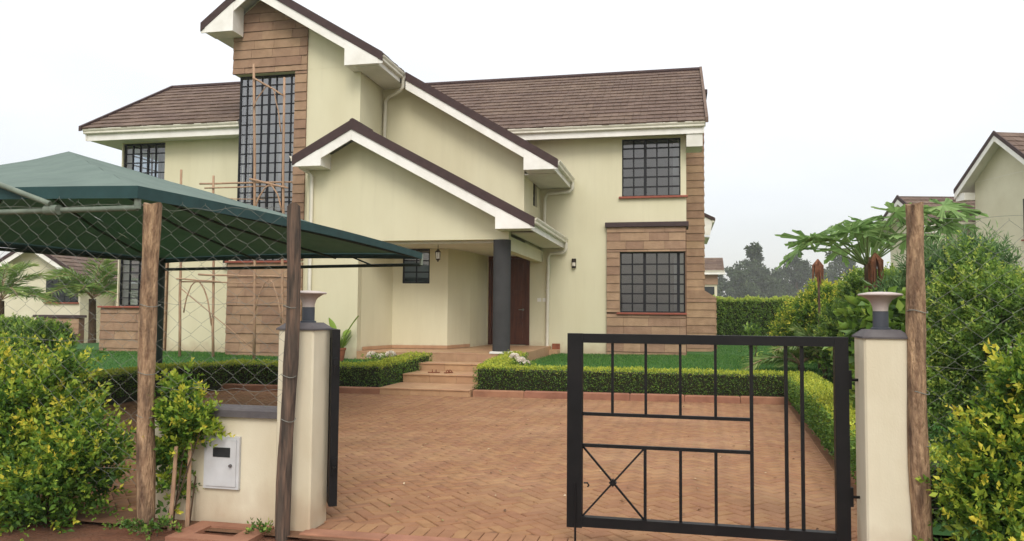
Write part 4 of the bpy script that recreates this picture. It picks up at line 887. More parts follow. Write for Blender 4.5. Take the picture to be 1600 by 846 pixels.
def curtain(x0, x1, y, z0, z1, label):
    m_ = MB(); n = 24
    for i in range(n+1):
        f = i/n; yy = y+.03*math.sin(f*n*1.3)+.01*math.sin(f*40); m_.v += [(x0+(x1-x0)*f, yy, z0), (x0+(x1-x0)*f, yy, z1)]
    m_.f = [(2*i, 2*i+2, 2*i+3, 2*i+1) for i in range(n)]
    o = m_.build('curtain', 'curtain', None, True); md = o.modifiers.new('thickness', 'SOLIDIFY'); md.thickness = .004; tag(o, label, 'curtain', 'curtains behind the windows')
curtain(-.12, .02, YR+.35, 4.75, 6.3, 'pale curtain at the right edge of the upper right window'); curtain(-.1, -.02, YR+.35, 1.6, 3.2, 'pale curtain at the right edge of the ground-floor bay window')
curtain(-10.02, -9.86, YT+.45, 3.4, 6.9, 'white curtain strip in the middle of the stair tower window'); curtain(-9.6, -9.37, YT+.4, 3.2, 7.4, 'grey-white curtain at the right edge of the stair tower window')
curtain(-14.1, -13.62, YL+.4, 4.75, 6.05, 'white curtain in the upper left corner window')
# ------------------------------------------------------------------ plants
def noise2(p, f, s=0.0):
    return (np.sin(p[:, 0]*f*1.7+s)+np.sin(p[:, 1]*f*2.1+s*1.3)+np.sin(p[:, 2]*f*1.9+s*.7)+np.sin((p[:, 0]+p[:, 1])*f*3.1+s)*.6+np.sin((p[:, 2]-p[:, 0])*f*3.7+s)*.6)/4.2
def hedge(label, path, w=.5, h=.42, dens=2600, zf=None, leafL=.034, mat='hedgeleaf', name='hedge', topyellow=.38, group='clipped box hedges', cat='hedge', rough=1.0):
    """clipped hedge along a polyline of (x,y,top z)"""
    t = thing(name, label, cat, group, loc=(path[0][0], path[0][1], 0)); o0 = Vector((path[0][0], path[0][1], 0)); P_, N_, U_ = [], [], []
    for (a, b) in zip(path[:-1], path[1:]):
        a, b = np.array(a, float), np.array(b, float); d = b-a; L_ = np.hypot(d[0], d[1]); n = int(dens*L_); s = rng.random(n); ax = np.array([d[0], d[1], 0])/L_; nr = np.array([-ax[1], ax[0], 0])
        s = s*(1+w/L_*.9)-w/L_*.45
        top = a[2]+(b[2]-a[2])*np.clip(s, 0, 1); hh = h; r = rng.random(n)*(hh*2+w)
        off = np.where(r < hh, -w/2, np.where(r < hh+w, r-hh-w/2, w/2)); z = np.where(r < hh, top-hh+r, np.where(r < hh+w, top, top-(r-hh-w)))
        nrm_ = np.where((r < hh)[:, None], -nr, np.where((r < hh+w)[:, None], np.array([0, 0, 1.]), nr))
        rc = .06; k = (r > hh+.0) & (r < hh+w) & (np.abs(off) > w/2-rc); z = np.where(k, z-(np.abs(off)-(w/2-rc))*.5, z)
        p = np.column_stack([a[0]+d[0]*s, a[1]+d[1]*s, z])+nr*off[:, None]
        ends = (s < -.42*w/L_) | (s > 1+.42*w/L_)
        p = p+nrm_*(noise2(p, 3.0)*.022*rough+noise2(p, 11., 2.)*.014*rough+rng.normal(size=n)*.013)[:, None]-nrm_*(rng.random(n)**2*.05)[:, None]
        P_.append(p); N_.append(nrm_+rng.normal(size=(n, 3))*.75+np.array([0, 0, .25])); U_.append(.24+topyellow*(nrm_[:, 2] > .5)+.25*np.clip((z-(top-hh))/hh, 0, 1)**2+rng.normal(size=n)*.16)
    # end faces
    for (e, o_) in ((path[0], path[1]), (path[-1], path[-2])):
        e, o_ = np.array(e, float), np.array(o_, float); d = e-o_; d[2] = 0; d /= np.linalg.norm(d); nr = np.array([-d[1], d[0], 0]); n = int(dens*.3*w/.5)
        z = e[2]-rng.random(n)*h; p = e[None, :2]+0; p = np.column_stack([np.full(n, e[0]), np.full(n, e[1]), z])+nr*(rng.random(n)-.5)[:, None]*w+d*(w*.42+rng.normal(size=n)*.015)[:, None]
        P_.append(p); N_.append(d+rng.normal(size=(n, 3))*.7); U_.append(.3+rng.normal(size=n)*.15)
    P_, N_, U_ = np.concatenate(P_), np.concatenate(N_), np.concatenate(U_); P_ = P_-np.array(o0); n = len(P_)
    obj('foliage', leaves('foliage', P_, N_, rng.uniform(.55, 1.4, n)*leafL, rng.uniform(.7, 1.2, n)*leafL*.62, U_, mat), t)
    m_ = MB(); k = .06
    for (a, b) in zip(path[:-1], path[1:]):
        a, b = Vector(a)-o0, Vector(b)-o0; d = Vector((b.x-a.x, b.y-a.y, 0)).normalized(); nr = Vector((-d.y, d.x, 0)); a2, b2 = a-d*(w/2-.07), b+d*(w/2-.07)
        q = []
        for p in (a2, b2):
            for sg in (-1, 1):
                for zz in (p.z-h-.1, p.z-k): v = p+nr*sg*(w/2-k); q.append((v.x, v.y, zz))
        base_ = len(m_.v); m_.v += q; m_.f += [tuple(base_+i for i in f) for f in ((0, 2, 3, 1), (4, 5, 7, 6), (0, 1, 5, 4), (2, 6, 7, 3), (1, 3, 7, 5), (0, 4, 6, 2))]
    m_.build('branches', 'hedgecore', t); return t
hz = .545
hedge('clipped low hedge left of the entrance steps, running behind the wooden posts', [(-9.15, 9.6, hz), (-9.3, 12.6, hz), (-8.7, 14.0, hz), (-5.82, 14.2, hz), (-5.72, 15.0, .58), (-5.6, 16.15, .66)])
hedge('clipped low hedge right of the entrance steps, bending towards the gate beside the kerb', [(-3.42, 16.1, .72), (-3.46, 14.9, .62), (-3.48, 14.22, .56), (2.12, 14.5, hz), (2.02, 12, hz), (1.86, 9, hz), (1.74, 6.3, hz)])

def sprigs(blobs, n, slen=(.12, .26), nl=(5, 9), leafL=.05, leafW=.026, up=.5, shell=.5, out=.8, yellow=.5, seed=0, droop=0.0, ground=0.03, mincov=None):
    """leafy shoots growing out of a union of ellipsoids; leaves in opposite pairs, younger (yellower) towards the tip"""
    r = np.random.default_rng(seed); B = np.array([b[:6] for b in blobs], float); vol = np.array([b[3]*b[4]+b[4]*b[5]+b[3]*b[5] for b in blobs]); k = r.choice(len(B), n, p=vol/vol.sum())
    d = nrm(r.normal(size=(n, 3))); d[:, 2] = np.where(r.random(n) < .45, np.abs(d[:, 2]), d[:, 2])
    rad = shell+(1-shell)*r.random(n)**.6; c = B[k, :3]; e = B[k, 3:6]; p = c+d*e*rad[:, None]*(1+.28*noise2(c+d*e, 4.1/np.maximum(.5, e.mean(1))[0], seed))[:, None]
    keep = p[:, 2] > ground; p, d, rad, e = p[keep], d[keep], rad[keep], e[keep]; n = len(p)
    nn = nrm(d/e); dr = nrm(nn*out+np.array([0, 0, up])+r.normal(size=(n, 3))*.35); Ls = r.uniform(*slen, n); cnt = r.integers(nl[0], nl[1]+1, n); age = r.normal(size=n)*.2+.16*noise2(p, 2.6, seed+3.)
    Ps, Ds, Ls2, Ts, Us = [], [], [], [], []; stems = []
    mx = nl[1]
    side = nrm(np.cross(dr, r.normal(size=(n, 3)))); bi = np.cross(dr, side)
    for j in range(mx):
        f = (j+.6)/cnt; ok = f <= 1.02
        if not ok.any(): continue
        q = p+dr*(Ls*f)[:, None]-np.array([0, 0, 1])*(droop*Ls*f*f)[:, None]
        ang = j*1.57+r.normal(size=n)*.3; sd = side*np.cos(ang)[:, None]+bi*np.sin(ang)[:, None]
        for sg in (-1, 1):
            D = dr*(.35+.5*f)[:, None]+sd*sg*(.95-.35*f)[:, None]+r.normal(size=(n, 3))*.18+np.array([0, 0, .12])
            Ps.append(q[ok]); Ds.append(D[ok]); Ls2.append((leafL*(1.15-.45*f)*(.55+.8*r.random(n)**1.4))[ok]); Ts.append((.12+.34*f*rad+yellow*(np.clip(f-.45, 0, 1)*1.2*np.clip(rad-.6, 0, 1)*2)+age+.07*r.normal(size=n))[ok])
    return np.concatenate(Ps), np.concatenate(Ds), np.concatenate(Ls2), np.concatenate(Ts), leafW/leafL
def shrub(name, label, cat, blobs, n, base, mat='duranta', group=None, stems=6, core=True, coremat='hedgecore', **k):
    t = thing(name, label, cat, group, loc=base); P_, D_, L_, T_, wr = sprigs(blobs, n, **k)
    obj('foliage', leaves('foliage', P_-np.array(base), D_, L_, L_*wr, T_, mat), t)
    m_ = MB(); r_ = random.Random(n)
    for b in blobs:
        for q in range(stems):
            tip = Vector((b[0]+r_.uniform(-.6, .6)*b[3], b[1]+r_.uniform(-.5, .5)*b[4], b[2]+r_.uniform(.1, .7)*b[5])); s0_ = .5 if n > 600 else .15; root = Vector((base[0]+(b[0]-base[0])*s0_+r_.uniform(-.1, .1), base[1]+(b[1]-base[1])*.5+r_.uniform(-.08, .08), base[2]-.03))
            mid = root.lerp(tip, .5)+Vector((r_.uniform(-.08, .08), r_.uniform(-.08, .08), .08)); s_ = .6+.4*min(1, b[5])
            m_.tube([root-Vector(base), mid-Vector(base), tip-Vector(base)], [.011*s_, .008*s_, .003], 5)
    m_.build('branches', 'bark', t)
    return t
# front shrubs
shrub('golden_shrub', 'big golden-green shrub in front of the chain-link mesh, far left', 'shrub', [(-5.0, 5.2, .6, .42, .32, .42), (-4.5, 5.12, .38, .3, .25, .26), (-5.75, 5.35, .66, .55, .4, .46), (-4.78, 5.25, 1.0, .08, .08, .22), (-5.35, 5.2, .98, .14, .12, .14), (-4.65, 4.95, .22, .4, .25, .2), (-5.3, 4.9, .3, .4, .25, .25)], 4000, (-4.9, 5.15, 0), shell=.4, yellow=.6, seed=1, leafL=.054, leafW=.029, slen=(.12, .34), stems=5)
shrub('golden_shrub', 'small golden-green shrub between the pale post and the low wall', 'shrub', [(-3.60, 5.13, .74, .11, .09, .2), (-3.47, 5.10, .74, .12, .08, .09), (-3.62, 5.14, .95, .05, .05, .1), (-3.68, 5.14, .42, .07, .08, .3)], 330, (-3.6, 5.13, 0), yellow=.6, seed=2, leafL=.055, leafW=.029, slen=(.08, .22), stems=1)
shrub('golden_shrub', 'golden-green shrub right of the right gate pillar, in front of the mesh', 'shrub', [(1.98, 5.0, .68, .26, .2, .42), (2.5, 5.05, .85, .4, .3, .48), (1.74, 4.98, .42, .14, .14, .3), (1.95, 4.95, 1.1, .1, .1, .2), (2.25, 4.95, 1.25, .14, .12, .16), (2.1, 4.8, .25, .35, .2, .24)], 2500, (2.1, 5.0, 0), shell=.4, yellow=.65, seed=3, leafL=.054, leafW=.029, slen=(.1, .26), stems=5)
def weeds(label, blobs, n, base, seed): shrub('weed_tuft', label, 'weeds', blobs, n, base, mat='greenleaf', group='weeds at the front boundary', seed=seed, yellow=.1, leafL=.035, leafW=.02, slen=(.03, .08), nl=(2, 4), stems=2)
weeds('low green weeds at the foot of the pale post', [(-3.62, 4.86, .02, .2, .08, .08), (-3.8, 4.8, .02, .2, .07, .05)], 110, (-3.6, 4.86, 0), 4); weeds('low green weeds right of the drain box', [(-2.86, 4.98, .02, .1, .06, .06)], 40, (-2.85, 4.98, 0), 5)
# right boundary planting behind the mesh
shrub('boundary_shrub', 'tall green shrub behind the right-hand mesh', 'shrub', [(3.1, 8.4, 1.2, .45, .6, .8), (3.5, 7.4, 1.0, .5, .5, .8), (2.95, 8.8, 1.75, .22, .35, .45), (2.7, 8.6, .8, .2, .4, .6)], 3600, (3.1, 8.2, 0), mat='greenleaf', yellow=.6, seed=6, leafL=.055, leafW=.026, slen=(.14, .3), stems=6, group='shrubs along the right boundary')
shrub('boundary_shrub', 'tall yellow-tipped shrub at the far right edge behind the mesh', 'shrub', [(3.85, 8.0, 1.3, .45, .6, .8), (4.6, 8.0, 1.2, .5, .6, .8)], 3000, (4.0, 8.0, 0), mat='duranta', yellow=.8, seed=7, leafL=.055, leafW=.028, slen=(.14, .3), stems=6, group='shrubs along the right boundary')
shrub('oleander', 'dark green oleander with long narrow upright leaves behind the pale papaya leaves', 'shrub', [(3.85, 12.9, 1.5, .4, .5, 1.1), (4.4, 12.6, 1.6, .4, .5, 1.0), (3.35, 13.0, 1.1, .35, .4, .8)], 2600, (3.6, 13, .1), mat='oleander', up=1.4, out=.35, yellow=.2, seed=8, leafL=.16, leafW=.022, slen=(.2, .45), nl=(5, 8), shell=.35)
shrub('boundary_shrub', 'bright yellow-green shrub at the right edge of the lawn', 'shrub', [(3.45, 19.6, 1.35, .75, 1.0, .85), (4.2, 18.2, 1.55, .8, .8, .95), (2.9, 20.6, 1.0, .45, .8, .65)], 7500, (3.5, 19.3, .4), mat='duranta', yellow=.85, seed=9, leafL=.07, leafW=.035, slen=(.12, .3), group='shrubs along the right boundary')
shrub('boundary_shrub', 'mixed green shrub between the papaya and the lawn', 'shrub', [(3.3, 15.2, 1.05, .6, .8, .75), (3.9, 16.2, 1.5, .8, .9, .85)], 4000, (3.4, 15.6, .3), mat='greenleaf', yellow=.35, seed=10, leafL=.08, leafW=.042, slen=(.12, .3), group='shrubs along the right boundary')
hedge('dark green hedge across the far end of the lawn', [(1.2, 31.4, 2.1), (7.5, 31.6, 2.15)], w=.9, h=1.75, dens=5200, leafL=.09, mat='greenleaf', name='boundary_hedge', topyellow=.4, group='boundary hedges', rough=7.0)
shrub('broadleaf_plant', 'large-leaved green plant just behind the right gate pillar', 'plant', [(2.25, 9.2, 1.2, .32, .4, .65), (2.45, 9.8, .8, .35, .4, .6)], 420, (2.35, 9.4, .1), mat='greenleaf', yellow=.25, seed=12, leafL=.17, leafW=.11, slen=(.12, .25), nl=(2, 4), stems=3, up=.2)
shrub('sapling', 'small sapling with drooping leaves on the lawn behind the gate', 'sapling', [(1.58, 17.6, .95, .18, .18, .4)], 46, (1.58, 17.6, .42), mat='greenleaf', yellow=.3, seed=13, leafL=.14, leafW=.04, slen=(.1, .2), nl=(2, 3), stems=2, droop=.6)
# left background planting
shrub('boundary_shrub', 'dark green shrub behind the far end of the left lawn', 'shrub', [(-16.2, 17.0, .65, .7, .7, .45), (-17.6, 17.6, .7, .9, .8, .5)], 2000, (-16.6, 17.2, .3), mat='greenleaf', yellow=.25, seed=14, leafL=.09, leafW=.045, group='shrubs along the left boundary')
shrub('boundary_shrub', 'yellow-green shrub at the left edge of the lawn', 'shrub', [(-14.4, 14.2, .5, .5, .6, .35), (-15.6, 14.2, .6, .8, .7, .42), (-17.2, 14.6, .65, .9, .7, .45)], 2600, (-14.6, 14.2, .12), mat='duranta', yellow=.5, seed=15, leafL=.08, leafW=.04, group='shrubs along the left boundary')
# palms
def palm(label, x, y, z0, trunk, fr, nf, seed, el=(.2, 1.3), lean=0.2, mat='palmleaf', leafl=.4, name='palm_tree', tr=.12, group='palms', az=None):
    t = thing(name, label, 'palm', group, loc=(x, y, z0)); r_ = random.Random(seed)
    if trunk > 0: smooth_by_angle(MB().tube([(0, 0, -.1), (.03, .02, trunk*.5), (0, 0, trunk)], [tr*1.3, tr, tr*.9], 10).build('trunk', 'bark', t), 60)
    for i in range(nf):
        a = (2*math.pi*i/nf+r_.uniform(-.25, .25)) if az is None else r_.uniform(*az); e = r_.uniform(*el); L_ = fr*r_.uniform(.8, 1.1); pts = []; K = 12
        for k in range(K+1):
            f = k/K; rr = L_*(math.cos(e)*f+.12*f*f); zz = L_*(math.sin(e)*f-(.35+.25*math.cos(e))*f*f*1.1); pts.append(Vector((rr*math.cos(a), rr*math.sin(a), max(trunk, 0)+zz)))
        MB().tube(pts, [.016*(1-.8*k/K)+.002 for k in range(K+1)], 5).build('frond_stalk', 'stick', t)
        P_, D_, LL, T_ = [], [], [], []
        n = 34; sdv = Vector((-math.sin(a), math.cos(a), 0))
        for k in range(n):
            f = .18+.82*k/(n-1); ii = min(K-1, int(f*K)); p = pts[ii].lerp(pts[ii+1], f*K-ii) if ii < K else pts[K]; d = (pts[ii+1]-pts[ii]).normalized()
            for sg in (-1, 1):
                v = d*(.45+.5*f)+sdv*sg*.85+Vector((0, 0, r_.uniform(-.35, .2))); P_.append(p); D_.append(v); LL.append(leafl*(math.sin(math.pi*min(1, .12+.8*f))*.9+.15)*r_.uniform(.85, 1.1)); T_.append(.3+.35*r_.random()+.3*f*f)
        LL = np.array(LL); obj('frond', leaves('frond', np.array([tuple(p) for p in P_]), np.array([tuple(d) for d in D_]), LL, LL*.055+.006, np.array(T_), mat, fold=.12), t)
    return t
palm('feathery palm before the left neighbour house window', -19.0, 22, -.6, 2.5, 2.3, 18, 21, el=(.45, 1.45), leafl=.62)
palm('feathery palm at the far left edge before the left neighbour house', -21.0, 20.4, -.6, 2.4, 2.2, 16, 22, el=(.45, 1.45), leafl=.62)
palm('young bright green palm at the right edge of the lawn', 2.72, 15.7, .35, .3, 1.3, 10, 23, el=(.7, 1.45), leafl=.42, tr=.05)
palm('low spreading palm with arched fronds right of the lawn', 2.35, 16.0, .35, .25, 1.25, 10, 24, el=(.45, 1.05), leafl=.46, tr=.07)
# papaya tree: long stalks carrying big lobed leaves
pt_ = thing('papaya_tree', 'papaya tree with large lobed leaves above the right boundary shrubs', 'tree', loc=(3.15, 14.0, .12)); r_ = random.Random(31)
smooth_by_angle(MB().tube([(0, 0, -.1), (.02, 0, 1.3), (0, 0, 2.45)], [.09, .075, .055], 10).build('trunk', 'bark', pt_), 60)
def lobed(seed, s):
    q = random.Random(seed); V_, F_ = [(0, 0, 0)], []; lobes = 7
    outl = []
    for i in range(lobes):
        a = math.radians(-125+250*i/(lobes-1)); L_ = s*(1.0-.32*abs(i-3)/3)*q.uniform(.9, 1.08)
        for da, f in ((-.17, .42), (-.15, .62), (-.19, .78), (-.05, .82), (-.07, .94), (0, 1.0), (.07, .94), (.05, .82), (.19, .78), (.15, .62), (.17, .42)):
            b = a+da*.95; outl.append((L_*f*math.sin(b), L_*f*math.cos(b), -.16*L_*f*f+.05*s*q.uniform(-1, 1)*f))
    V_ += outl
    for i in range(len(outl)-1): F_.append((0, i+1, i+2))
    return V_, F_
lv = [lobed(k, 1) for k in range(5)]; lm = []
for V_, F_ in lv: lm.append(fast_mesh('leaf', V_, F_, 3, 'papayaleaf', np.linspace(.35, .75, len(F_))+rng.normal(size=len(F_))*.05))
tips = [(-1.25, 2.66, .3, .42), (-1.0, 2.86, -.4, .46), (-.62, 3.0, .2, .5), (-.25, 3.05, -.5, .48), (.15, 3.1, .4, .5), (.45, 3.22, -.3, .52), (.85, 3.36, .2, .55), (1.25, 3.3, -.5, .5), (1.55, 3.05, .3, .48), (-.75, 2.72, -.8, .42), (.3, 2.85, .9, .45), (-.3, 2.7, .9, .45), (.95, 2.95, .8, .5), (.6, 2.8, -.9, .45), (-1.1, 2.78, -.1, .45), (-.8, 2.92, .5, .46), (-.45, 2.88, -.6, .5), (0.0, 2.95, .1, .5), (.65, 3.1, .3, .5), (1.0, 3.2, -.1, .52), (1.4, 3.15, .1, .48), (-.2, 2.8, -.9, .44)]
for i, (dx, z, dy, s) in enumerate(tips):
    z -= .04
    MB().tube([(0, 0, 2.3), (dx*.5, dy*.5, 2.42+(z-2.3)*.6), (dx*.85, dy*.85, z)], [.016, .012, .009], 5).build('leaf_stalk', 'palmstalk', pt_)
    az = math.atan2(dy, dx)-math.pi/2; z += .0; obj('leaf', lm[i % 5], pt_, mw=Matrix.Translation((dx*.85, dy*.85, z)) @ Matrix.Rotation(az, 4, 'Z') @ Matrix.Rotation(r_.uniform(-.6, .35), 4, 'X') @ Matrix.Rotation(r_.uniform(-.5, .5), 4, 'Y') @ Matrix.Scale(s*1.25, 4))
def dead_bunch(label, x, y, z, L_, seed):
    t = thing('dried_stem', label, 'plant', 'dried brown stems', loc=(x, y, 0)); q = random.Random(seed)
    MB().tube([(0, 0, .1), (.02, 0, z*.6), (0, 0, z)], [.03, .026, .02], 6).build('stem', 'bark', t)
    for i in range(14):
        a = q.uniform(0, 6.28); r = q.uniform(.02, .1); l = L_*q.uniform(.6, 1); pts = [(0, 0, z), (r*math.cos(a), r*math.sin(a), z-l*.3), (r*1.2*math.cos(a), r*1.2*math.sin(a), z-l)]
        MB().tube(pts, [.014, .034, .008], 5).build('dry_leaf', 'deadleaf', t)
dead_bunch('dried brown stem with hanging leaves above the yellow-green shrub', 2.86, 17.0, 2.74, .6, 1); dead_bunch('dried brown stem with hanging leaves below the papaya crown', 3.2, 13.7, 2.62, .7, 2)
# potted plant and flowers by the porch
t = thing('potted_plant', 'potted plant with strappy leaves beside the porch wall', 'plant', loc=(-7.55, 16.35, .43))
smooth_by_angle(MB().lathe([(.10, 0), (.145, .26), (.16, .262), (.16, .31), (.135, .31), (.13, .27)], n=24).build('pot', 'terracotta', t), 40); MB().lathe([(.01, .262), (.129, .265)], n=16).build('soil', 'soil', t)
n = 70; a = rng.random(n)*6.28; D = np.column_stack([np.cos(a)*.6, np.sin(a)*.6, rng.uniform(.5, 1.5, n)]); obj('foliage', leaves('foliage', np.column_stack([np.cos(a)*.05, np.sin(a)*.05, np.full(n, .27)]), D, rng.uniform(.25, .5, n), .02, rng.uniform(.2, .7, n), 'greenleaf', fold=.15), t)
for k, (az, el, L_) in enumerate(((2.6, 1.05, .62), (.4, 1.1, .66), (1.5, .8, .45))):
    d = Vector((math.cos(az)*math.cos(el), math.sin(az)*math.cos(el), math.sin(el))); s_ = Vector((-math.sin(az), math.cos(az), 0)); nn_ = d.cross(s_)
    MB().tube([(0, 0, .26), tuple(Vector((0, 0, .3))+d*.3)], .009, 5).build('leaf_stalk', 'palmstalk', t)
    V_, F_ = [], []; K = 8
    for i in range(K+1):
        f = i/K; w = .085*math.sin(math.pi*(.08+.9*f)); c = Vector((0, 0, .3))+d*(.3+L_*f)-Vector((0, 0, .12*f*f)); V_ += [tuple(c-s_*w+nn_*.03), tuple(c), tuple(c+s_*w+nn_*.03)]
    for i in range(K): F_ += [(3*i, 3*i+1, 3*i+4, 3*i+3), (3*i+1, 3*i+2, 3*i+5, 3*i+4)]
    obj('leaf', fast_mesh('leaf', V_, F_, 4, 'greenleaf', np.full(len(F_), .55)), t)
def flower_clump(label, x, y, z, heads, seed):
    t = thing('flowering_plant', label, 'flowers', 'white flowering plants', loc=(x, y, z)); q = np.random.default_rng(seed)
    for hx, hy, hz_, r in heads:
        n = 130; d = nrm(q.normal(size=(n, 3))); d[:, 2] = np.abs(d[:, 2])*.9; obj('flower_head', leaves('flower_head', np.array([hx, hy, hz_])+d*r*.75, d+q.normal(size=(n, 3))*.5, r*.5, r*.42, q.random(n), 'petal'), t)
    n = 220; p = np.column_stack([q.normal(size=n)*.2, q.normal(size=n)*.12, q.uniform(0, .2, n)]); obj('foliage', leaves('foliage', p, np.column_stack([q.normal(size=(n, 2)), np.abs(q.normal(size=n))+.3]), .09, .045, q.uniform(.2, .7, n), 'greenleaf'), t)
flower_clump('round white flower heads beside the left step hedge', -6.35, 15.9, .42, [(-.22, 0, .17, .11), (0, -.02, .15, .085), (.2, .03, .19, .11)], 1)
flower_clump('pinkish-white flowers beside the right step hedge below the column', -3.15, 15.35, .36, [(-.1, 0, .3, .1), (.05, -.05, .22, .1), (.14, .05, .17, .08), (-.02, -.02, .14, .06)], 2)
# ------------------------------------------------------------------ neighbours and far trees
def gable_house(label, x, y, z0, rz, W_, D_, H, pitch, over=.5, feat=None, group='neighbouring houses'):
    """two-storey neighbour: gable front (width W_) facing local -Y, ridge along Y"""
    t = thing('neighbour_house', label, 'house', group, loc=(x, y, z0), rz=rz); a = W_/2; ap = H+a*pitch
    MB().prism([(-a, 0), (a, 0), (a, H), (0, ap), (-a, H)], 'y', 0, D_).build('wall', 'plasterN', t)
    rf_ = MB().box(-a-.02, a+.02, -.001, .001, H-.02, H-.01).build('roof', 'soffit', t)
    L_ = math.hypot(a+over, (a+over)*pitch)
    slope(rf_, (a+over, -over, H-over*pitch+.12), (0, 1, 0), Vector((-1, 0, pitch)), D_+2*over, L_); slope(rf_, (-a-over, D_+over, H-over*pitch+.12), (0, -1, 0), Vector((1, 0, pitch)), D_+2*over, L_)
    fn = lambda xx: ap+.12-abs(xx)*pitch
    verge(rf_, fn, -a-over, a+over, -over, 0, dark=.15, white=.2)
    gutter(t, (a+over-.1, -over, H-over*pitch+.13), (a+over-.1, D_+over, H-over*pitch+.13), (1, 0, 0)); gutter(t, (-a-over+.1, D_+over, H-over*pitch+.13), (-a-over+.1, -over, H-over*pitch+.13), (-1, 0, 0))
    for (sx) in (-1, 1): MB().box(sx*(a+over/2)-over/2, sx*(a+over/2)+over/2, -over+.04, -.004, H-over*pitch-.32, H-over*pitch-.02).build('eave_box', 'white', rf_)
    return t
def nwin(t, x0, x1, z0, z1, y=-.02, cols=4, rows=4):
    w = MB().box(x0, x1, y-.02, y+.015, z0, z1).build('window', 'frame', t); c, r = (x1-x0)/cols, (z1-z0)/rows
    pm_ = MB().box(.025, c-.025, -.012, 0, .025, r-.025).mesh('pane', 'darkglass')
    for i in range(cols):
        for j in range(rows): obj('pane', pm_, w, loc=(x0+i*c, y-.021, z0+j*r))
    MB().box(x0-.06, x1+.06, y-.08, y+.01, z0-.06, z0-.002).build('sill', 'sill', w)
# right neighbour: gable facing left-front, window and downpipe
t = gable_house('pale neighbour house with brown roof at the right edge above the shrubs', 12.25, 32.2, 0, math.radians(-72), 3.6, 7, 6.95, .82)
nwin(t, .75, 1.45, 4.4, 5.9, -.02, 2, 4)
MB().tube([(2.5, -.35, 5.9), (2.2, -.06, 5.7), (2.14, -.05, 5.5), (2.14, -.05, .1)], .05, 8).build('downpipe', 'gutter', t)
t = gable_house('lower neighbour roof with white gable edge behind the papaya leaves', 9.9, 36.2, 0, math.radians(-78), 3.6, 7, 5.55, .6)
# left neighbour
t = gable_house('cream neighbour house with brown roof behind the palms at the left edge', -29.0, 30, -2.2, math.radians(8), 4.4, 9, 5.3, .62)
nwin(t, .55, 2.1, 4.05, 5.15, -.02, 5, 4)
MB().cbox(.3, 2.55, -.5, -.002, 3.35, 3.47, .02).build('coping', 'coping', t); ct = MB().box(.4, 2.45, -.4, -.003, 0, 3.34).build('bay', 'stoneback', t); clad(ct, 'x', -.4, -1, .4, 2.45, 2.6, 3.34); nwin(t, .75, 2.2, 1.1, 2.6, -.46, 5, 4)
wg = MB().box(2.25, 7.2, 2.6, 8, 0, 5.2).build('side_wing', 'plasterN', t)
rf_ = MB().box(2.3, 7.5, 2.1, 2.14, 5.0, 5.22).build('roof', 'white', t); slope(rf_, (.5, 2.0, 5.2), (1, 0, 0), (0, 1, .6), 7.2, 3.6)
MB().box(5.6, 7.0, 2.45, 2.599, .0, 5.1).build('corner_pier', 'plasterN', t)
# house beyond the hedge, right of the chimney
t = thing('neighbour_house', 'small far house with brown roof and stone band right of the chimney', 'house', 'neighbouring houses', loc=(1.2, 60, .4))
MB().box(-4, 1.7, 0, 6, 0, 4.3).build('wall', 'plasterN', t); ct = MB().box(-4, 1.75, -.1, -.002, 3.35, 4.2).build('stone_band', 'stone', t); nwin(t, -1.5, 1.5, 1.2, 3.2, -.03, 6, 4)
rf_ = MB().box(-4.2, 2.25, -.55, -.5, 4.1, 4.35).build('roof', 'white', t); slope(rf_, (-4.3, -.6, 4.38), (1, 0, 0), (0, 1, .55), 6.5, 2.3); gutter(t, (-4.3, -.5, 4.4), (2.2, -.5, 4.4), (0, -1, 0))
def tree(label, x, y, z0, H, blobs, n, seed, leafs=.32, mat='farleaf', tr=.25):
    t = thing('tall_tree', label, 'tree', 'far trees beyond the hedge', loc=(x, y, z0)); q = np.random.default_rng(seed); B = np.array(blobs, float)
    smooth_by_angle(MB().tube([(0, 0, -.2), (.1, 0, H*.4), (0, .05, H*.85)], [tr, tr*.7, tr*.15], 8).build('trunk', 'bark', t), 60); m_ = MB()
    vol = B[:, 3]*B[:, 4]*B[:, 5]; sub = []
    for b in blobs:
        m_.tube([(0, 0, b[2]*.6), (b[0]*.6, b[1]*.6, b[2])], [.08, .03], 5)
        for _ in range(26):                                     # each bough carries clumps, with gaps between them
            d = nrm(q.normal(size=3)); rr = q.uniform(.45, 1.0); sub.append((b[0]+d[0]*b[3]*rr, b[1]+d[1]*b[4]*rr, b[2]+d[2]*b[5]*rr, min(b[3], b[5])*q.uniform(.18, .34)))
    m_.build('branch', 'bark', t); Sb = np.array(sub); k = q.choice(len(Sb), n); d = nrm(q.normal(size=(n, 3))); p = Sb[k, :3]+d*Sb[k, 3:4]*q.random((n, 1))**.45*np.array([1.15, 1.15, .8])
    obj('crown', leaves('crown', p, d+q.normal(size=(n, 3))*.8, q.uniform(.6, 1.3, n)*leafs, leafs*.55, .3+.25*d[:, 2]+q.normal(size=n)*.15+(Sb[k, 0] % .3)*.5, mat), t)
tree('tallest pointed grey-green tree beyond the far hedge', 19.4, 208.0, -1.6, 21.8, [(0.00, 0.00, 18.72, 2.08, 2.08, 2.34), (0.00, 0.00, 14.56, 3.64, 3.64, 2.86), (-0.78, 0.00, 10.66, 5.20, 4.68, 3.38), (1.30, 0.00, 6.76, 6.24, 5.72, 4.16), (3.12, 0.00, 9.36, 3.90, 3.64, 3.64)], 9000, 1, leafs=.8, tr=.6)
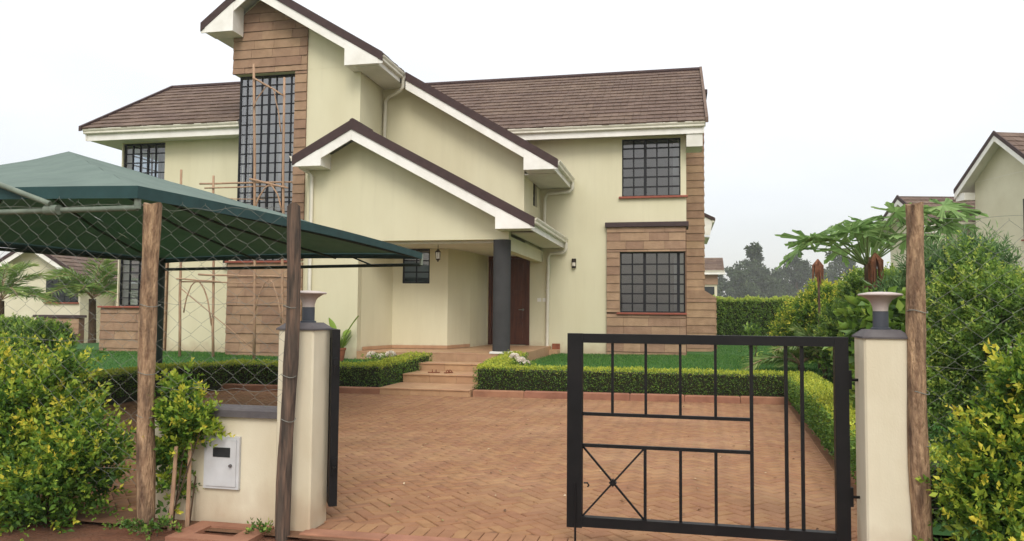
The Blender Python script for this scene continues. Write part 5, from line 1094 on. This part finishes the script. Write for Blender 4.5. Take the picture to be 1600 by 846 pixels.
tree('rounded grey-green tree right of the far house', 13.5, 197.6, -1.6, 16.1, [(0.00, 0.00, 11.96, 3.38, 3.38, 3.38), (1.82, 0.00, 8.32, 4.42, 4.16, 3.90), (-2.08, 0.00, 8.32, 4.16, 3.90, 3.64), (0.00, 0.00, 4.68, 5.98, 5.20, 3.64)], 7000, 2, leafs=.8, tr=.6)
tree('broad grey-green tree between the pointed tree and the papaya', 31.2, 218.4, -1.6, 20.8, [(0.00, 0.00, 16.12, 4.16, 4.16, 3.38), (-2.86, 0.00, 11.96, 4.42, 4.16, 3.90), (3.38, 0.00, 12.48, 4.94, 4.42, 3.90), (0.00, 0.00, 7.28, 7.28, 6.76, 5.20)], 9000, 3, leafs=.8, tr=.6)
tree('dark round tree mostly hidden behind the papaya leaves', 44.2, 228.8, -1.6, 21.6, [(0.00, 0.00, 15.60, 5.20, 5.20, 4.94), (-4.16, 0.00, 11.44, 4.68, 4.16, 4.16), (4.16, 0.00, 11.44, 5.20, 4.68, 4.68), (0.00, 0.00, 6.76, 8.32, 6.76, 5.20)], 9000, 4, leafs=.8, tr=.6)
tree('narrow grey-green tree between the pointed and the broad far trees', 25.0, 223.6, -1.6, 17.7, [(0.00, 0.00, 13.52, 2.34, 2.34, 3.12), (0.00, 0.00, 9.36, 3.38, 3.38, 3.64), (0.52, 0.00, 5.20, 4.42, 4.16, 3.90)], 5000, 5, leafs=.8, tr=.6)
tree('broad tree far behind the left neighbour house', -114.4, 161.2, -1.6, 23.4, [(0.00, 0.00, 16.90, 6.24, 5.72, 4.94), (-5.20, 0.00, 11.70, 6.24, 5.20, 4.68), (5.20, 0.00, 11.70, 6.24, 5.20, 4.68)], 6000, 6, leafs=.8, tr=.6)

# ------------------------------------------------------------------ thin mist over the whole place
hm_ = bpy.data.materials.new('mist'); hm_.use_nodes = True; _n = hm_.node_tree; _n.nodes.clear()
_o = _n.nodes.new('ShaderNodeOutputMaterial'); _v = _n.nodes.new('ShaderNodeVolumePrincipled'); _v.inputs['Color'].default_value = (.93, .95, .97, 1); _v.inputs['Density'].default_value = .0007; _v.inputs['Anisotropy'].default_value = .2
_n.links.new(_v.outputs[0], _o.inputs['Volume'])
M['mist'] = hm_
MB().box(-650, 650, -310, 720, -4, 14).build('haze', 'mist', kind='stuff')
S.cycles.volume_bounces = 1
